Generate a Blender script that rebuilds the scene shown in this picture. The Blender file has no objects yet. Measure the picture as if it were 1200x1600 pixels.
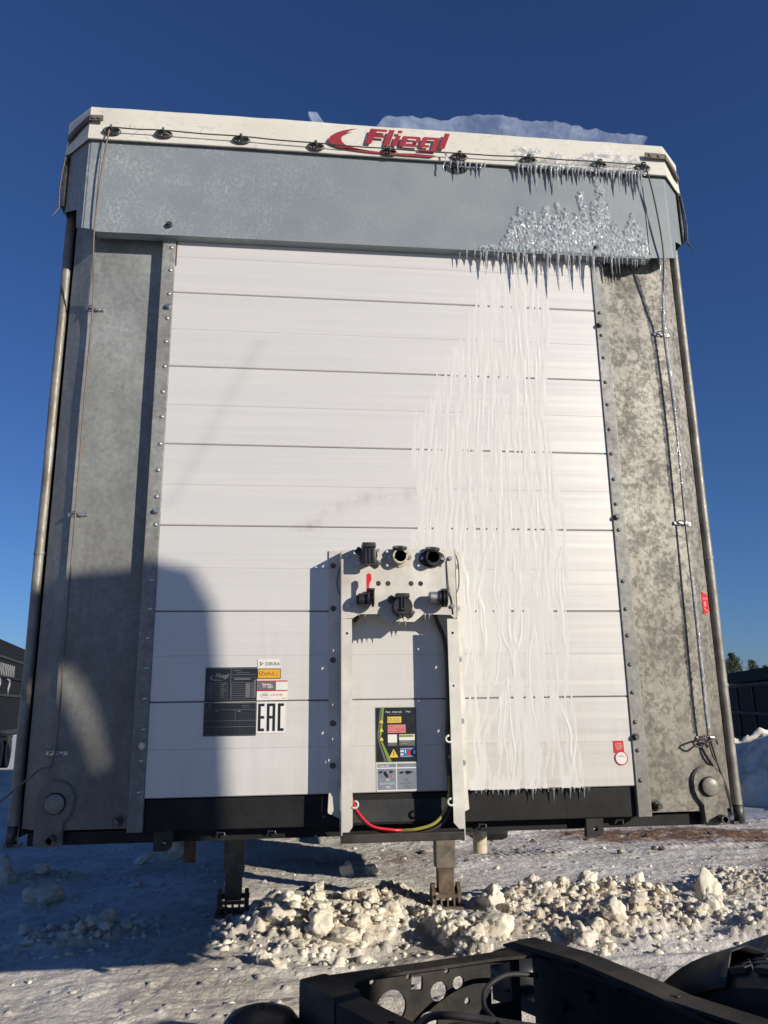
import bpy, bmesh, math, random
import numpy as np
from mathutils import Vector, Matrix, noise
from mathutils.geometry import tessellate_polygon
PI = math.pi
rnd = random.Random(7)
S = bpy.context.scene
COL = S.collection

# ------------------------------------------------------------------ camera
cam_d = bpy.data.cameras.new("camera")
cam = bpy.data.objects.new("camera", cam_d); COL.objects.link(cam); S.camera = cam
cam_d.sensor_fit = 'VERTICAL'; cam_d.sensor_height = 24.0; cam_d.lens = 24.0*1215/1600
cam_d.clip_start = 0.02; cam_d.clip_end = 9000
_r = Vector((0.99365184, -0.1117146, -0.01326132)); _u = Vector((-0.01408278, -0.24047176, 0.97055397)); _f = Vector((0.11161402, 0.96420599, 0.24051846))
cam.matrix_world = Matrix(((_r.x, _u.x, -_f.x, -0.361), (_r.y, _u.y, -_f.y, -2.796), (_r.z, _u.z, -_f.z, 1.40), (0, 0, 0, 1)))

# ------------------------------------------------------------------ world, sun, exposure
SUN_AZ, SUN_EL = math.radians(134.0), math.radians(18.0)      # azimuth clockwise from +Y
sun_dir = Vector((math.sin(SUN_AZ)*math.cos(SUN_EL), math.cos(SUN_AZ)*math.cos(SUN_EL), math.sin(SUN_EL)))
W = bpy.data.worlds.new("World"); S.world = W; W.use_nodes = True
wn = W.node_tree.nodes; wn.clear()
sky = wn.new('ShaderNodeTexSky'); sky.sky_type = 'NISHITA'; sky.sun_disc = False
sky.sun_elevation = SUN_EL; sky.sun_rotation = SUN_AZ
sky.altitude = 200; sky.air_density = 1.0; sky.dust_density = 0.25; sky.ozone_density = 6.0
bg = wn.new('ShaderNodeBackground'); bg.inputs[1].default_value = 0.05
wo = wn.new('ShaderNodeOutputWorld')
hs = wn.new('ShaderNodeMix'); hs.data_type = 'RGBA'; hs.blend_type = 'MULTIPLY'; hs.inputs[0].default_value = 1.0; hs.inputs[7].default_value = (1.15, 1.30, 1.68, 1)   # clear winter air: a deeper blue all over
W.node_tree.links.new(sky.outputs[0], hs.inputs[6]); W.node_tree.links.new(hs.outputs[2], bg.inputs[0]); W.node_tree.links.new(bg.outputs[0], wo.inputs[0])
sun_d = bpy.data.lights.new("sun", 'SUN'); sun_d.energy = 4.8; sun_d.angle = math.radians(0.53); sun_d.color = (1.0, 0.915, 0.775)
sun = bpy.data.objects.new("sun", sun_d); COL.objects.link(sun)
sun.rotation_euler = sun_dir.to_track_quat('Z', 'Y').to_euler(); sun.location = (8, -8, 6)
S.view_settings.view_transform = 'Standard'; S.view_settings.look = 'None'; S.view_settings.exposure = 0.08; S.view_settings.gamma = 1.0
S.view_settings.use_curve_mapping = False
S.render.engine = 'CYCLES'
S.cycles.max_bounces = 8; S.cycles.transparent_max_bounces = 12; S.cycles.transmission_bounces = 6
S.cycles.use_denoising = True
S.cycles.caustics_refractive = False; S.cycles.caustics_reflective = False

# ------------------------------------------------------------------ materials
def hexf(r, g, b): return (r, g, b, 1.0)
class NT:
    def __init__(s, name):
        s.m = bpy.data.materials.new(name); s.m.use_nodes = True
        s.n = s.m.node_tree.nodes; s.l = s.m.node_tree.links
        s.b = s.n['Principled BSDF']; s.tc = None
    def coord(s, scale=(1, 1, 1), rot=(0, 0, 0)):
        if s.tc is None: s.tc = s.n.new('ShaderNodeTexCoord')
        mp = s.n.new('ShaderNodeMapping'); mp.inputs['Scale'].default_value = scale; mp.inputs['Rotation'].default_value = rot
        s.l.new(s.tc.outputs['Object'], mp.inputs[0]); return mp.outputs[0]
    def noise(s, scale, detail=4, rough=0.55, vec=None, dist=0.0):
        t = s.n.new('ShaderNodeTexNoise'); t.inputs['Scale'].default_value = scale; t.inputs['Detail'].default_value = detail
        t.inputs['Roughness'].default_value = rough; t.inputs['Distortion'].default_value = dist
        s.l.new(vec if vec is not None else s.coord(), t.inputs['Vector']); return t.outputs['Fac']
    def voro(s, scale, vec=None, feature='F1', out='Distance'):
        t = s.n.new('ShaderNodeTexVoronoi'); t.feature = feature; t.inputs['Scale'].default_value = scale
        s.l.new(vec if vec is not None else s.coord(), t.inputs['Vector']); return t.outputs[out]
    def ramp(s, fac, stops, interp='LINEAR'):
        r = s.n.new('ShaderNodeValToRGB'); r.color_ramp.interpolation = interp
        e = r.color_ramp.elements
        while len(e) < len(stops): e.new(0.5)
        for k, (p, c) in enumerate(stops):
            e[k].position = p; e[k].color = c if len(c) == 4 else (*c, 1)
        s.l.new(fac, r.inputs[0]); return r.outputs[0]
    def mix(s, fac, a, b, mode='MIX'):
        m = s.n.new('ShaderNodeMix'); m.data_type = 'RGBA'; m.blend_type = mode
        for i, v in ((0, fac), (6, a), (7, b)):
            if isinstance(v, (int, float)): m.inputs[i].default_value = v
            elif isinstance(v, tuple): m.inputs[i].default_value = v if len(v) == 4 else (*v, 1)
            else: s.l.new(v, m.inputs[i])
        return m.outputs[2]
    def math(s, op, a, b=0.0, c=None, clamp=False):
        m = s.n.new('ShaderNodeMath'); m.operation = op; m.use_clamp = clamp
        for i, v in enumerate((a, b) if c is None else (a, b, c)):
            if isinstance(v, (int, float)): m.inputs[i].default_value = v
            else: s.l.new(v, m.inputs[i])
        return m.outputs[0]
    def bump(s, h, strength, dist=0.01):
        b = s.n.new('ShaderNodeBump'); b.inputs['Strength'].default_value = strength; b.inputs['Distance'].default_value = dist
        s.l.new(h, b.inputs['Height']); s.l.new(b.outputs[0], s.b.inputs['Normal'])
    def set(s, **k):
        names = dict(col='Base Color', rough='Roughness', metal='Metallic', trans='Transmission Weight', ior='IOR', alpha='Alpha', spec='Specular IOR Level', coat='Coat Weight', emit='Emission Color', es='Emission Strength', sss='Subsurface Weight')
        for a, v in k.items():
            i = s.b.inputs[names[a]]
            if isinstance(v, (int, float)): i.default_value = v
            elif isinstance(v, tuple): i.default_value = v if len(v) == 4 else (*v, 1)
            else: s.l.new(v, i)
        return s

def simple(name, c, rough=0.5, metal=0.0, var=0.25, scale=14, bump=0.15, spec=0.5, dust=None, dust_amt=0.5):
    t = NT(name)
    n = t.noise(scale, 6, 0.6)
    lo = tuple(v*(1-var) for v in c); hi = tuple(min(1, v*(1+var)) for v in c)
    col = t.ramp(n, [(0.3, lo), (0.7, hi)])
    if dust:
        d = t.ramp(t.noise(scale*0.35, 7, 0.65), [(0.42, (0, 0, 0)), (0.68, (dust_amt,)*3)])
        col = t.mix(d, col, dust)
    t.set(col=col, rough=t.ramp(t.noise(scale*1.7, 4), [(0.3, (max(0.02, rough-0.1),)*3), (0.7, (min(1, rough+0.12),)*3)]), metal=metal, spec=spec)
    if bump: t.bump(t.noise(scale*6, 5), bump, 0.004)
    return t.m

def mk_board(name='white_coated_board', r0=0.30, r1=0.42):
    t = NT(name)
    brush = t.noise(1.0, 5, 0.7, t.coord((0.6, 1, 60)))           # long streaks of the extrusion
    base = t.ramp(brush, [(0.3, (0.645, 0.635, 0.615)), (0.7, (0.70, 0.685, 0.655))])
    st = t.noise(1.0, 7, 0.7, t.coord((26, 1, 2.2)))              # dirt that has run down
    z = t.n.new('ShaderNodeSeparateXYZ'); t.l.new(t.coord(), z.inputs[0])
    low = t.math('MULTIPLY_ADD', z.outputs[2], -0.75, 1.5, clamp=True)
    m = t.math('MULTIPLY', t.ramp(st, [(0.45, (0, 0, 0)), (0.75, (1, 1, 1))]), low, clamp=True)
    m2 = t.math('MULTIPLY', t.ramp(t.noise(2.2, 6, 0.65), [(0.42, (0, 0, 0)), (0.75, (1, 1, 1))]), t.math('MULTIPLY_ADD', low, 0.75, 0.12), clamp=True)
    c = t.mix(t.math('MULTIPLY', m, 0.35), base, (0.40, 0.34, 0.26))
    c = t.mix(t.math('MULTIPLY', m2, 0.5), c, (0.56, 0.48, 0.36))
    # rubbing marks: an arc above the connector plate and a long diagonal wipe at the left
    xx, zz = z.outputs[0], z.outputs[2]
    rr = t.math('SQRT', t.math('ADD', t.math('POWER', t.math('ADD', xx, -0.03), 2.0), t.math('POWER', t.math('ADD', zz, -1.62), 2.0)))
    arc = t.math('SUBTRACT', 1.0, t.math('MULTIPLY', t.math('ABSOLUTE', t.math('ADD', rr, -0.545)), 22.0), clamp=True)
    arc = t.math('MULTIPLY', t.math('MULTIPLY', arc, t.math('GREATER_THAN', zz, 2.02)), t.ramp(t.noise(14, 6, 0.7), [(0.42, (0, 0, 0)), (0.66, (1, 1, 1))]))
    c = t.mix(t.math('MULTIPLY', arc, 0.40), c, (0.34, 0.27, 0.19))
    dg_ = t.math('ABSOLUTE', t.math('ADD', t.math('MULTIPLY', t.math('ADD', xx, 0.66), 0.90), t.math('MULTIPLY', t.math('ADD', zz, -2.45), -0.42)))
    dgm = t.math('SUBTRACT', 1.0, t.math('MULTIPLY', dg_, 24.0), clamp=True)
    dgm = t.math('MULTIPLY', t.math('MULTIPLY', dgm, t.math('LESS_THAN', zz, 2.78)), t.math('GREATER_THAN', zz, 2.10))
    c = t.mix(t.math('MULTIPLY', dgm, 0.22), c, (0.42, 0.41, 0.39))
    scr = t.ramp(t.voro(5, t.coord((1, 1, 2.4), (0, 0.5, 0)), 'DISTANCE_TO_EDGE'), [(0.0, (0.7,)*3), (0.006, (0, 0, 0))])
    specks = t.ramp(t.voro(26, t.coord((1, 1, 0.8))), [(0.035, (1, 1, 1)), (0.07, (0, 0, 0))])
    sm = t.math('MULTIPLY', specks, t.math('MULTIPLY_ADD', low, 0.5, 0.06))
    sm = t.math('MULTIPLY', sm, t.ramp(t.noise(5, 2), [(0.5, (0, 0, 0)), (0.62, (1, 1, 1))]))
    c = t.mix(sm, c, (0.2, 0.17, 0.13))
    t.set(col=c, rough=t.ramp(brush, [(0.3, (r0,)*3), (0.7, (r1,)*3)]), spec=0.5, metal=0.16)
    t.bump(t.math('ADD', t.noise(1.0, 3, 0.5, t.coord((0.25, 1, 22))), t.math('MULTIPLY', t.noise(3, 4), 0.6)), 0.10, 0.006)
    return t.m

def mk_galv(name, lo, hi, warm=0.0, sharp=0.06, dirt=0.9, scale=46):
    t = NT(name)
    v2 = t.math('ADD', t.math('MULTIPLY', t.noise(scale, 9, 0.75, t.coord((1, 1, 0.9)), 0.5), 0.62), t.math('MULTIPLY', t.noise(scale*0.27, 7, 0.65), 0.38))
    g = t.ramp(v2, [(0.5-sharp, lo), (0.5+sharp, hi)])
    v1 = t.voro(70, None, 'F1', 'Color'); bwn = t.n.new('ShaderNodeRGBToBW'); t.l.new(v1, bwn.inputs[0])
    g = t.mix(0.22, g, t.ramp(bwn.outputs[0], [(0.2, tuple(x*0.6 for x in lo)), (0.8, tuple(min(1, x*1.2) for x in hi))]))
    big = t.ramp(t.noise(4.5, 6, 0.6, t.coord((1, 1, 0.6))), [(0.35, (0.72,)*3), (0.65, (1.12,)*3)])
    g = t.mix(1.0, g, big, 'MULTIPLY')
    z = t.n.new('ShaderNodeSeparateXYZ'); t.l.new(t.coord(), z.inputs[0])
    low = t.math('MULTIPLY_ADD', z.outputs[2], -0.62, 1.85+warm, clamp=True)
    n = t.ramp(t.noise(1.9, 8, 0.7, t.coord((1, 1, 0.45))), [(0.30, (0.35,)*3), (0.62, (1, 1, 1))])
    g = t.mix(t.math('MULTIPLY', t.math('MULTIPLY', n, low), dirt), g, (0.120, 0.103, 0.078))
    streak = t.ramp(t.noise(1, 6, 0.7, t.coord((34, 1, 1.3))), [(0.52, (0, 0, 0)), (0.8, (0.55,)*3)])
    g = t.mix(streak, g, (0.15, 0.135, 0.11))
    pits = t.ramp(t.noise(120, 3, 0.6), [(0.66, (0, 0, 0)), (0.72, (0.6,)*3)])
    g = t.mix(pits, g, (0.07, 0.06, 0.05))
    t.set(col=g, rough=t.ramp(v2, [(0.3, (0.68,)*3), (0.7, (0.46,)*3)]), metal=0.22)
    t.bump(t.math('ADD', t.noise(60, 5), t.math('MULTIPLY', v2, 1.2)), 0.22, 0.002)
    return t.m

def mk_header():
    t = NT('grey_header_paint')
    c = t.ramp(t.noise(2.5, 5), [(0.3, (0.20, 0.235, 0.255)), (0.7, (0.245, 0.275, 0.29))])
    x = t.n.new('ShaderNodeSeparateXYZ'); t.l.new(t.coord(), x.inputs[0])
    left = t.math('MULTIPLY_ADD', x.outputs[0], -0.95, 0.10, clamp=True)
    fr = t.mix(t.ramp(t.noise(7, 5, 0.6), [(0.38, (0, 0, 0)), (0.6, (1, 1, 1))]), (0, 0, 0), t.ramp(t.noise(95, 4, 0.6, t.coord((1, 1, 0.7)), 0.6), [(0.46, (0, 0, 0)), (0.62, (1, 1, 1))]))
    c = t.mix(t.math('MULTIPLY', t.math('MULTIPLY', fr, left), 0.5), c, (0.50, 0.53, 0.54))
    sp = t.ramp(t.noise(90, 3), [(0.60, (0, 0, 0)), (0.7, (0.3,)*3)])
    c = t.mix(sp, c, (0.40, 0.41, 0.40))
    t.set(col=c, rough=t.ramp(t.noise(8, 5), [(0.3, (0.38,)*3), (0.7, (0.55,)*3)]), metal=0.05)
    t.bump(t.noise(45, 4), 0.12, 0.003)
    return t.m

def mk_tarp(name='cream_roof_tarp'):
    t = NT(name)
    c = t.ramp(t.noise(3, 6), [(0.3, (0.60, 0.575, 0.50)), (0.7, (0.70, 0.68, 0.61))])
    dr = t.ramp(t.noise(22, 8, 0.75, t.coord((1, 1, 2.2)), 1.5), [(0.57, (0, 0, 0)), (0.74, (0.75,)*3)])
    c = t.mix(dr, c, (0.19, 0.165, 0.13))
    sc = t.ramp(t.voro(9, t.coord((1, 1, 3.0), (0, 0.6, 0)), 'DISTANCE_TO_EDGE'), [(0.0, (0.8,)*3), (0.012, (0, 0, 0))])
    c = t.mix(t.math('MULTIPLY', sc, t.ramp(t.noise(6, 2), [(0.5, (0, 0, 0)), (0.6, (1, 1, 1))])), c, (0.16, 0.14, 0.11))
    t.set(col=c, rough=0.55)
    t.bump(t.math('ADD', t.noise(5, 4, 0.5, t.coord((1, 1, 2))), t.math('MULTIPLY', t.noise(40, 4), 0.15)), 0.35, 0.012)
    return t.m

def mk_snow():
    t = NT('packed_snow')
    at = t.n.new('ShaderNodeAttribute'); at.attribute_name = 'dirt'
    at2 = t.n.new('ShaderNodeAttribute'); at2.attribute_name = 'ice'
    n1 = t.noise(1.3, 8, 0.65); n2 = t.noise(11, 8, 0.7); n3 = t.noise(55, 5, 0.7)
    clean = t.ramp(n2, [(0.3, (0.62, 0.58, 0.52)), (0.6, (0.88, 0.85, 0.80))])
    grey = t.ramp(n3, [(0.35, (0.24, 0.21, 0.17)), (0.65, (0.58, 0.53, 0.46))])
    f = t.math('MULTIPLY_ADD', t.ramp(n1, [(0.40, (0, 0, 0)), (0.66, (1, 1, 1))]), 0.75, 0.0)
    f = t.math('MULTIPLY', f, t.ramp(n2, [(0.36, (0.15,)*3), (0.58, (1, 1, 1))]))
    c = t.mix(f, clean, grey)
    at3 = t.n.new('ShaderNodeAttribute'); at3.attribute_name = 'heap'
    c = t.mix(t.math('MULTIPLY', at3.outputs['Fac'], 0.85), c, t.ramp(n2, [(0.35, (0.66, 0.52, 0.35)), (0.6, (0.88, 0.81, 0.68))]))
    d = at.outputs['Fac']
    dm = t.math('MULTIPLY', d, t.ramp(t.noise(7, 8, 0.7), [(0.36, (0.1,)*3), (0.56, (1, 1, 1))]), clamp=True)
    brown = t.ramp(n3, [(0.3, (0.10, 0.055, 0.025)), (0.65, (0.30, 0.18, 0.10))])
    c = t.mix(dm, c, brown)
    cr = t.ramp(t.noise(70, 3, 0.5), [(0.70, (0, 0, 0)), (0.74, (0.8,)*3)])
    c = t.mix(cr, c, (0.13, 0.09, 0.06))
    c = t.mix(at2.outputs['Fac'], c, (0.36, 0.40, 0.47))
    t.set(col=c, rough=t.mix(at2.outputs['Fac'], (0.6,)*3, (0.22,)*3), spec=0.4)
    t.bump(t.math('ADD', t.math('MULTIPLY', n2, 0.8), t.math('MULTIPLY', n3, 0.5)), 0.8, 0.03)
    return t.m

def mk_chunk():
    t = NT('lumpy_snow')
    oi = t.n.new('ShaderNodeObjectInfo')
    n = t.noise(9, 7, 0.65)
    c = t.ramp(n, [(0.3, (0.72, 0.61, 0.45)), (0.5, (0.86, 0.80, 0.68)), (0.68, (0.91, 0.88, 0.82))])
    c = t.mix(t.math('MULTIPLY', oi.outputs['Random'], 0.3), c, (0.50, 0.43, 0.32))
    t.set(col=c, rough=0.6, spec=0.35, sss=0.5)
    t.b.inputs['Subsurface Radius'].default_value = (1.0, 0.8, 0.6); t.b.inputs['Subsurface Scale'].default_value = 0.02
    t.bump(t.noise(40, 6, 0.7), 0.5, 0.015)
    return t.m

def mk_ice(name, col=(0.95, 0.97, 1), rough=0.06, bump=0.3, scale=60, alpha=1.0):
    t = NT(name); t.set(col=col, rough=rough, trans=0.72, ior=1.31, alpha=alpha)
    t.bump(t.noise(scale, 4), bump, 0.004)
    return t.m

def mk_slab():
    t = NT('cloudy_ice')
    c = t.ramp(t.noise(7, 7, 0.65), [(0.35, (0.25, 0.33, 0.50)), (0.7, (0.55, 0.63, 0.76))])
    t.set(col=c, rough=0.28, trans=0.25, ior=1.31, alpha=t.ramp(t.noise(5, 6, 0.6), [(0.38, (0.22,)*3), (0.62, (0.68,)*3)]))
    t.bump(t.noise(26, 6), 0.8, 0.012)
    return t.m

def mk_crust():
    t = NT('bubbly_ice')
    t.set(col=t.ramp(t.noise(60, 4), [(0.35, (0.45, 0.50, 0.56)), (0.65, (0.80, 0.82, 0.84))]), rough=0.06, spec=0.9, alpha=t.ramp(t.noise(45, 3), [(0.35, (0.22,)*3), (0.65, (0.58,)*3)]))
    return t.m

M = dict(
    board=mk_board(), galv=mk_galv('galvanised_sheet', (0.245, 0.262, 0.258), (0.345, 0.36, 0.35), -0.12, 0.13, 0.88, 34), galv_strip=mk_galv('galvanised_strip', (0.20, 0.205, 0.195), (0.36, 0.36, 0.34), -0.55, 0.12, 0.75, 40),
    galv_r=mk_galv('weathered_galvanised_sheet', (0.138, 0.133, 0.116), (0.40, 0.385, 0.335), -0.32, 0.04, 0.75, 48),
    header=mk_header(), tarp=mk_tarp(), snow=mk_snow(), chunk=mk_chunk(),
    ice=mk_ice('clear_ice'), crust=mk_crust(), slab=mk_slab(), glaze=simple('thin_ice_on_white', (0.66, 0.65, 0.625), 0.42, var=0.03, bump=0, spec=0.3),
    black=simple('black_paint', (0.012, 0.0125, 0.0135), 0.6, spec=0.25, dust=(0.05, 0.045, 0.04), dust_amt=0.25),
    frame=simple('dusty_black_steel', (0.022, 0.021, 0.020), 0.5, spec=0.35, dust=(0.10, 0.085, 0.065), dust_amt=0.55),
    rubber=simple('black_rubber', (0.018, 0.018, 0.02), 0.62, dust=(0.09, 0.08, 0.07), dust_amt=0.3),
    plastic=simple('black_plastic', (0.022, 0.022, 0.024), 0.38, var=0.1, bump=0.05),
    darksteel=simple('dark_steel', (0.10, 0.095, 0.088), 0.45, 0.6, 0.4, 40),
    steel=simple('zinc_steel', (0.45, 0.44, 0.42), 0.35, 0.8, 0.2, 40),
    tube=simple('dull_aluminium_tube', (0.26, 0.25, 0.225), 0.5, 0.25, 0.2, 20, dust=(0.13, 0.11, 0.085), dust_amt=0.8),
    bracket=simple('dirty_white_bracket_paint', (0.68, 0.655, 0.60), 0.5, 0.1, 0.12, 9, dust=(0.30, 0.26, 0.20), dust_amt=0.55),
    rope=simple('weathered_cable', (0.16, 0.12, 0.09), 0.55), red=simple('red_plastic', (0.62, 0.02, 0.03), 0.35, var=0.1, bump=0),
    cable=simple('dark_cable', (0.05, 0.045, 0.042), 0.5), logo=simple('faded_red_print', (0.30, 0.022, 0.035), 0.5, var=0.12, bump=0.05),
    rust=simple('rusty_steel', (0.10, 0.066, 0.045), 0.7, 0.2, 0.4, 30, dust=(0.25, 0.2, 0.15)),
    leg=simple('dusty_brown_steel', (0.10, 0.085, 0.07), 0.65, 0.1, 0.3, 20, dust=(0.26, 0.22, 0.17), dust_amt=0.7),
    beige=simple('beige_socket_metal', (0.52, 0.47, 0.38), 0.5, 0.3, 0.2, 60),
    lens=simple('frosted_lens', (0.24, 0.23, 0.195), 0.35, 0.0, 0.1, 60), yellowhose=simple('yellow_green_hose', (0.30, 0.28, 0.06), 0.4, bump=0),
    post=simple('pale_post', (0.55, 0.48, 0.36), 0.6, dust=(0.35, 0.28, 0.2)),
    grime=simple('dark_weathered_sheet', (0.035, 0.038, 0.044), 0.8, spec=0.2, dust=(0.09, 0.085, 0.075)),
    darktarp=simple('charcoal_tarp', (0.011, 0.013, 0.017), 0.85, spec=0.15, dust=(0.035, 0.035, 0.033), dust_amt=0.3),
    st_black=simple('sticker_black', (0.013, 0.015, 0.02), 0.35, var=0.1, bump=0), st_white=simple('sticker_white', (0.74, 0.73, 0.69), 0.4, var=0.04, bump=0),
    st_red=simple('sticker_red', (0.55, 0.025, 0.03), 0.4, var=0.1, bump=0), st_yellow=simple('sticker_yellow', (0.75, 0.55, 0.08), 0.4, var=0.08, bump=0),
    st_orange=simple('sticker_orange', (0.72, 0.38, 0.03), 0.4, var=0.08, bump=0), st_grey=simple('sticker_grey', (0.13, 0.13, 0.14), 0.4, var=0.1, bump=0),
    st_blue=simple('sticker_blue', (0.05, 0.14, 0.32), 0.4, var=0.1, bump=0), st_pink=simple('sticker_pink', (0.62, 0.19, 0.19), 0.4, var=0.1, bump=0),
    st_green=simple('sticker_green', (0.20, 0.30, 0.05), 0.4, var=0.1, bump=0), st_mid=simple('sticker_steel_grey', (0.20, 0.23, 0.28), 0.4, var=0.15, bump=0),
    st_line=simple('sticker_pale_line', (0.27, 0.28, 0.30), 0.4, var=0.1, bump=0), st_pale=simple('sticker_faint_print', (0.10, 0.11, 0.125), 0.4, var=0.2, bump=0),
    cabpaint=simple('dark_blue_cab_paint', (0.03, 0.05, 0.10), 0.25, 0.2, 0.1, 4, bump=0), glass=simple('dark_glass', (0.02, 0.025, 0.03), 0.05, 0, 0.05, bump=0),
    bark=simple('pine_bark', (0.10, 0.06, 0.035), 0.8), needle=simple('pine_needles', (0.035, 0.055, 0.025), 0.6, var=0.4, scale=1),
)

# ------------------------------------------------------------------ mesh helpers
def link(name, me, mats, parent=None, smooth=False, auto=None):
    o = bpy.data.objects.new(name, me); COL.objects.link(o)
    for m in (mats if isinstance(mats, (list, tuple)) else [mats]): me.materials.append(M[m] if isinstance(m, str) else m)
    if smooth: me.polygons.foreach_set('use_smooth', [True]*len(me.polygons))
    if auto is not None:
        me.polygons.foreach_set('use_smooth', [True]*len(me.polygons))
        me.set_sharp_from_angle(angle=math.radians(auto))
    if parent is not None: o.parent = parent
    return o
def fin(name, bm, mats, parent=None, smooth=False, auto=None, recalc=True):
    if recalc: bmesh.ops.recalc_face_normals(bm, faces=bm.faces)
    me = bpy.data.meshes.new(name); bm.to_mesh(me); bm.free()
    return link(name, me, mats, parent, smooth, auto)
def tag(o, label=None, cat=None, group=None, kind=None):
    for k, v in (('label', label), ('category', cat), ('group', group), ('kind', kind)):
        if v: o[k] = v
    return o
def empty(name, loc=(0, 0, 0), rz=0.0):
    o = bpy.data.objects.new(name, None); COL.objects.link(o); o.location = loc; o.rotation_euler = (0, 0, rz); o.empty_display_size = 0.2
    return o
def bx(bm, x0, x1, y0, y1, z0, z1, mi=0, bev=0.0, mat=None):
    r = bmesh.ops.create_cube(bm, size=1.0)
    vs = r['verts']
    for v in vs: v.co = Vector(((x0+x1)/2+v.co.x*(x1-x0), (y0+y1)/2+v.co.y*(y1-y0), (z0+z1)/2+v.co.z*(z1-z0)))
    if bev > 0:
        es = list({e for v in vs for e in v.link_edges})
        rr = bmesh.ops.bevel(bm, geom=es, offset=bev, segments=2, profile=0.6, affect='EDGES')
        vs = list({v for f in rr['faces'] for v in f.verts} | {v for v in vs if v.is_valid})
    if mat is not None: bmesh.ops.transform(bm, matrix=mat, verts=[v for v in vs if v.is_valid])
    if mi:
        for f in {f for v in vs if v.is_valid for f in v.link_faces}: f.material_index = mi
    return vs
def frame_from(d):
    d = d.normalized(); a = Vector((0, 0, 1)) if abs(d.z) < 0.9 else Vector((1, 0, 0))
    u = d.cross(a).normalized(); return u, d.cross(u).normalized()
def tube(bm, pts, rad, n=8, mi=0, closed=False, caps=True):
    pts = [Vector(p) for p in pts]; N = len(pts); rings = []
    pu = None
    for i, p in enumerate(pts):
        if closed: d = pts[(i+1) % N]-pts[i-1]
        else: d = pts[min(i+1, N-1)]-pts[max(i-1, 0)]
        d.normalize()
        if pu is None: u, v = frame_from(d)
        else:
            u = (pu-d*pu.dot(d)).normalized(); v = d.cross(u)
        pu = u; r = rad[i] if isinstance(rad, (list, tuple)) else rad
        rings.append([bm.verts.new(p+(u*math.cos(2*PI*k/n)+v*math.sin(2*PI*k/n))*r) for k in range(n)])
    for i in range(N if closed else N-1):
        a, b = rings[i], rings[(i+1) % N]
        for k in range(n):
            f = bm.faces.new((a[k], a[(k+1) % n], b[(k+1) % n], b[k])); f.material_index = mi; f.smooth = True
    if caps and not closed:
        f = bm.faces.new(rings[0][::-1]); f.material_index = mi
        f = bm.faces.new(rings[-1]); f.material_index = mi
def cyl(bm, c, ax, r, h, n=20, mi=0, r2=None):
    c = Vector(c); ax = Vector(ax).normalized()
    r2 = r if r2 is None else r2
    tube(bm, [c, c+ax*h], [r, r2], n, mi)
def smooth_path(ctrl, sub=8):
    P = [Vector(p) for p in ctrl]; out = []
    for i in range(len(P)-1):
        p0, p1, p2, p3 = P[max(i-1, 0)], P[i], P[i+1], P[min(i+2, len(P)-1)]
        for s in range(sub):
            t = s/sub
            out.append(0.5*((2*p1)+(p2-p0)*t+(2*p0-5*p1+4*p2-p3)*t*t+(3*p1-p0-3*p2+p3)*t**3))
    out.append(P[-1]); return out
def circ(cx, cz, r, n=14, a0=0.0): return [(cx+r*math.cos(a0+2*PI*k/n), cz+r*math.sin(a0+2*PI*k/n)) for k in range(n)]
def plate(bm, outer, holes, y0, y1, mi=0, xf=None):
    """a sheet cut out of the x-z plane, between y0 and y1, with holes; xf maps (x, y, z) to the place"""
    xf = xf or (lambda x, y, z: Vector((x, y, z)))
    loops = [outer]+list(holes)
    flat = [p for lp in loops for p in lp]
    tris = tessellate_polygon([[Vector((a, b, 0)) for a, b in lp] for lp in loops])
    F = [bm.verts.new(xf(a, y0, b)) for a, b in flat]; B = [bm.verts.new(xf(a, y1, b)) for a, b in flat]
    for t in tris:
        for VV in (F, B):
            try: bm.faces.new([VV[i] for i in t]).material_index = mi
            except ValueError: pass
    k = 0
    for lp in loops:
        n = len(lp)
        for i in range(n):
            a, b = k+i, k+(i+1) % n
            bm.faces.new((F[a], F[b], B[b], B[a])).material_index = mi
        k += n
def text(name, s, x, z, size, mat, parent, y=-0.006, align='LEFT', sx=1.0, xf=None, shear=0.0, bold=0.0):
    c = bpy.data.curves.new(name, 'FONT'); c.body = s; c.size = size; c.align_x = align; c.extrude = 0.0002; c.shear = shear; c.offset = bold
    c.resolution_u = 3
    o = bpy.data.objects.new(name, c)
    o.matrix_world = xf if xf is not None else Matrix.Translation((x, y, z)) @ Matrix.Rotation(PI/2, 4, 'X') @ Matrix.Diagonal((sx, 1, 1, 1))
    me = bpy.data.meshes.new_from_object(o); mw = o.matrix_world.copy(); bpy.data.objects.remove(o)
    me.transform(mw); me.name = name
    return link(name, me, mat, parent)
def rects(name, mat, rs, parent, y, th=0.0006):
    bm = bmesh.new()
    for (x0, x1, z0, z1) in rs: bx(bm, x0, x1, y-th, y, z0, z1)
    return fin(name, bm, mat, parent)
def polys(name, mat, ps, parent, y, th=0.0008):
    bm = bmesh.new()
    for p in ps: plate(bm, p, [], y-th, y)
    return fin(name, bm, mat, parent)

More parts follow.
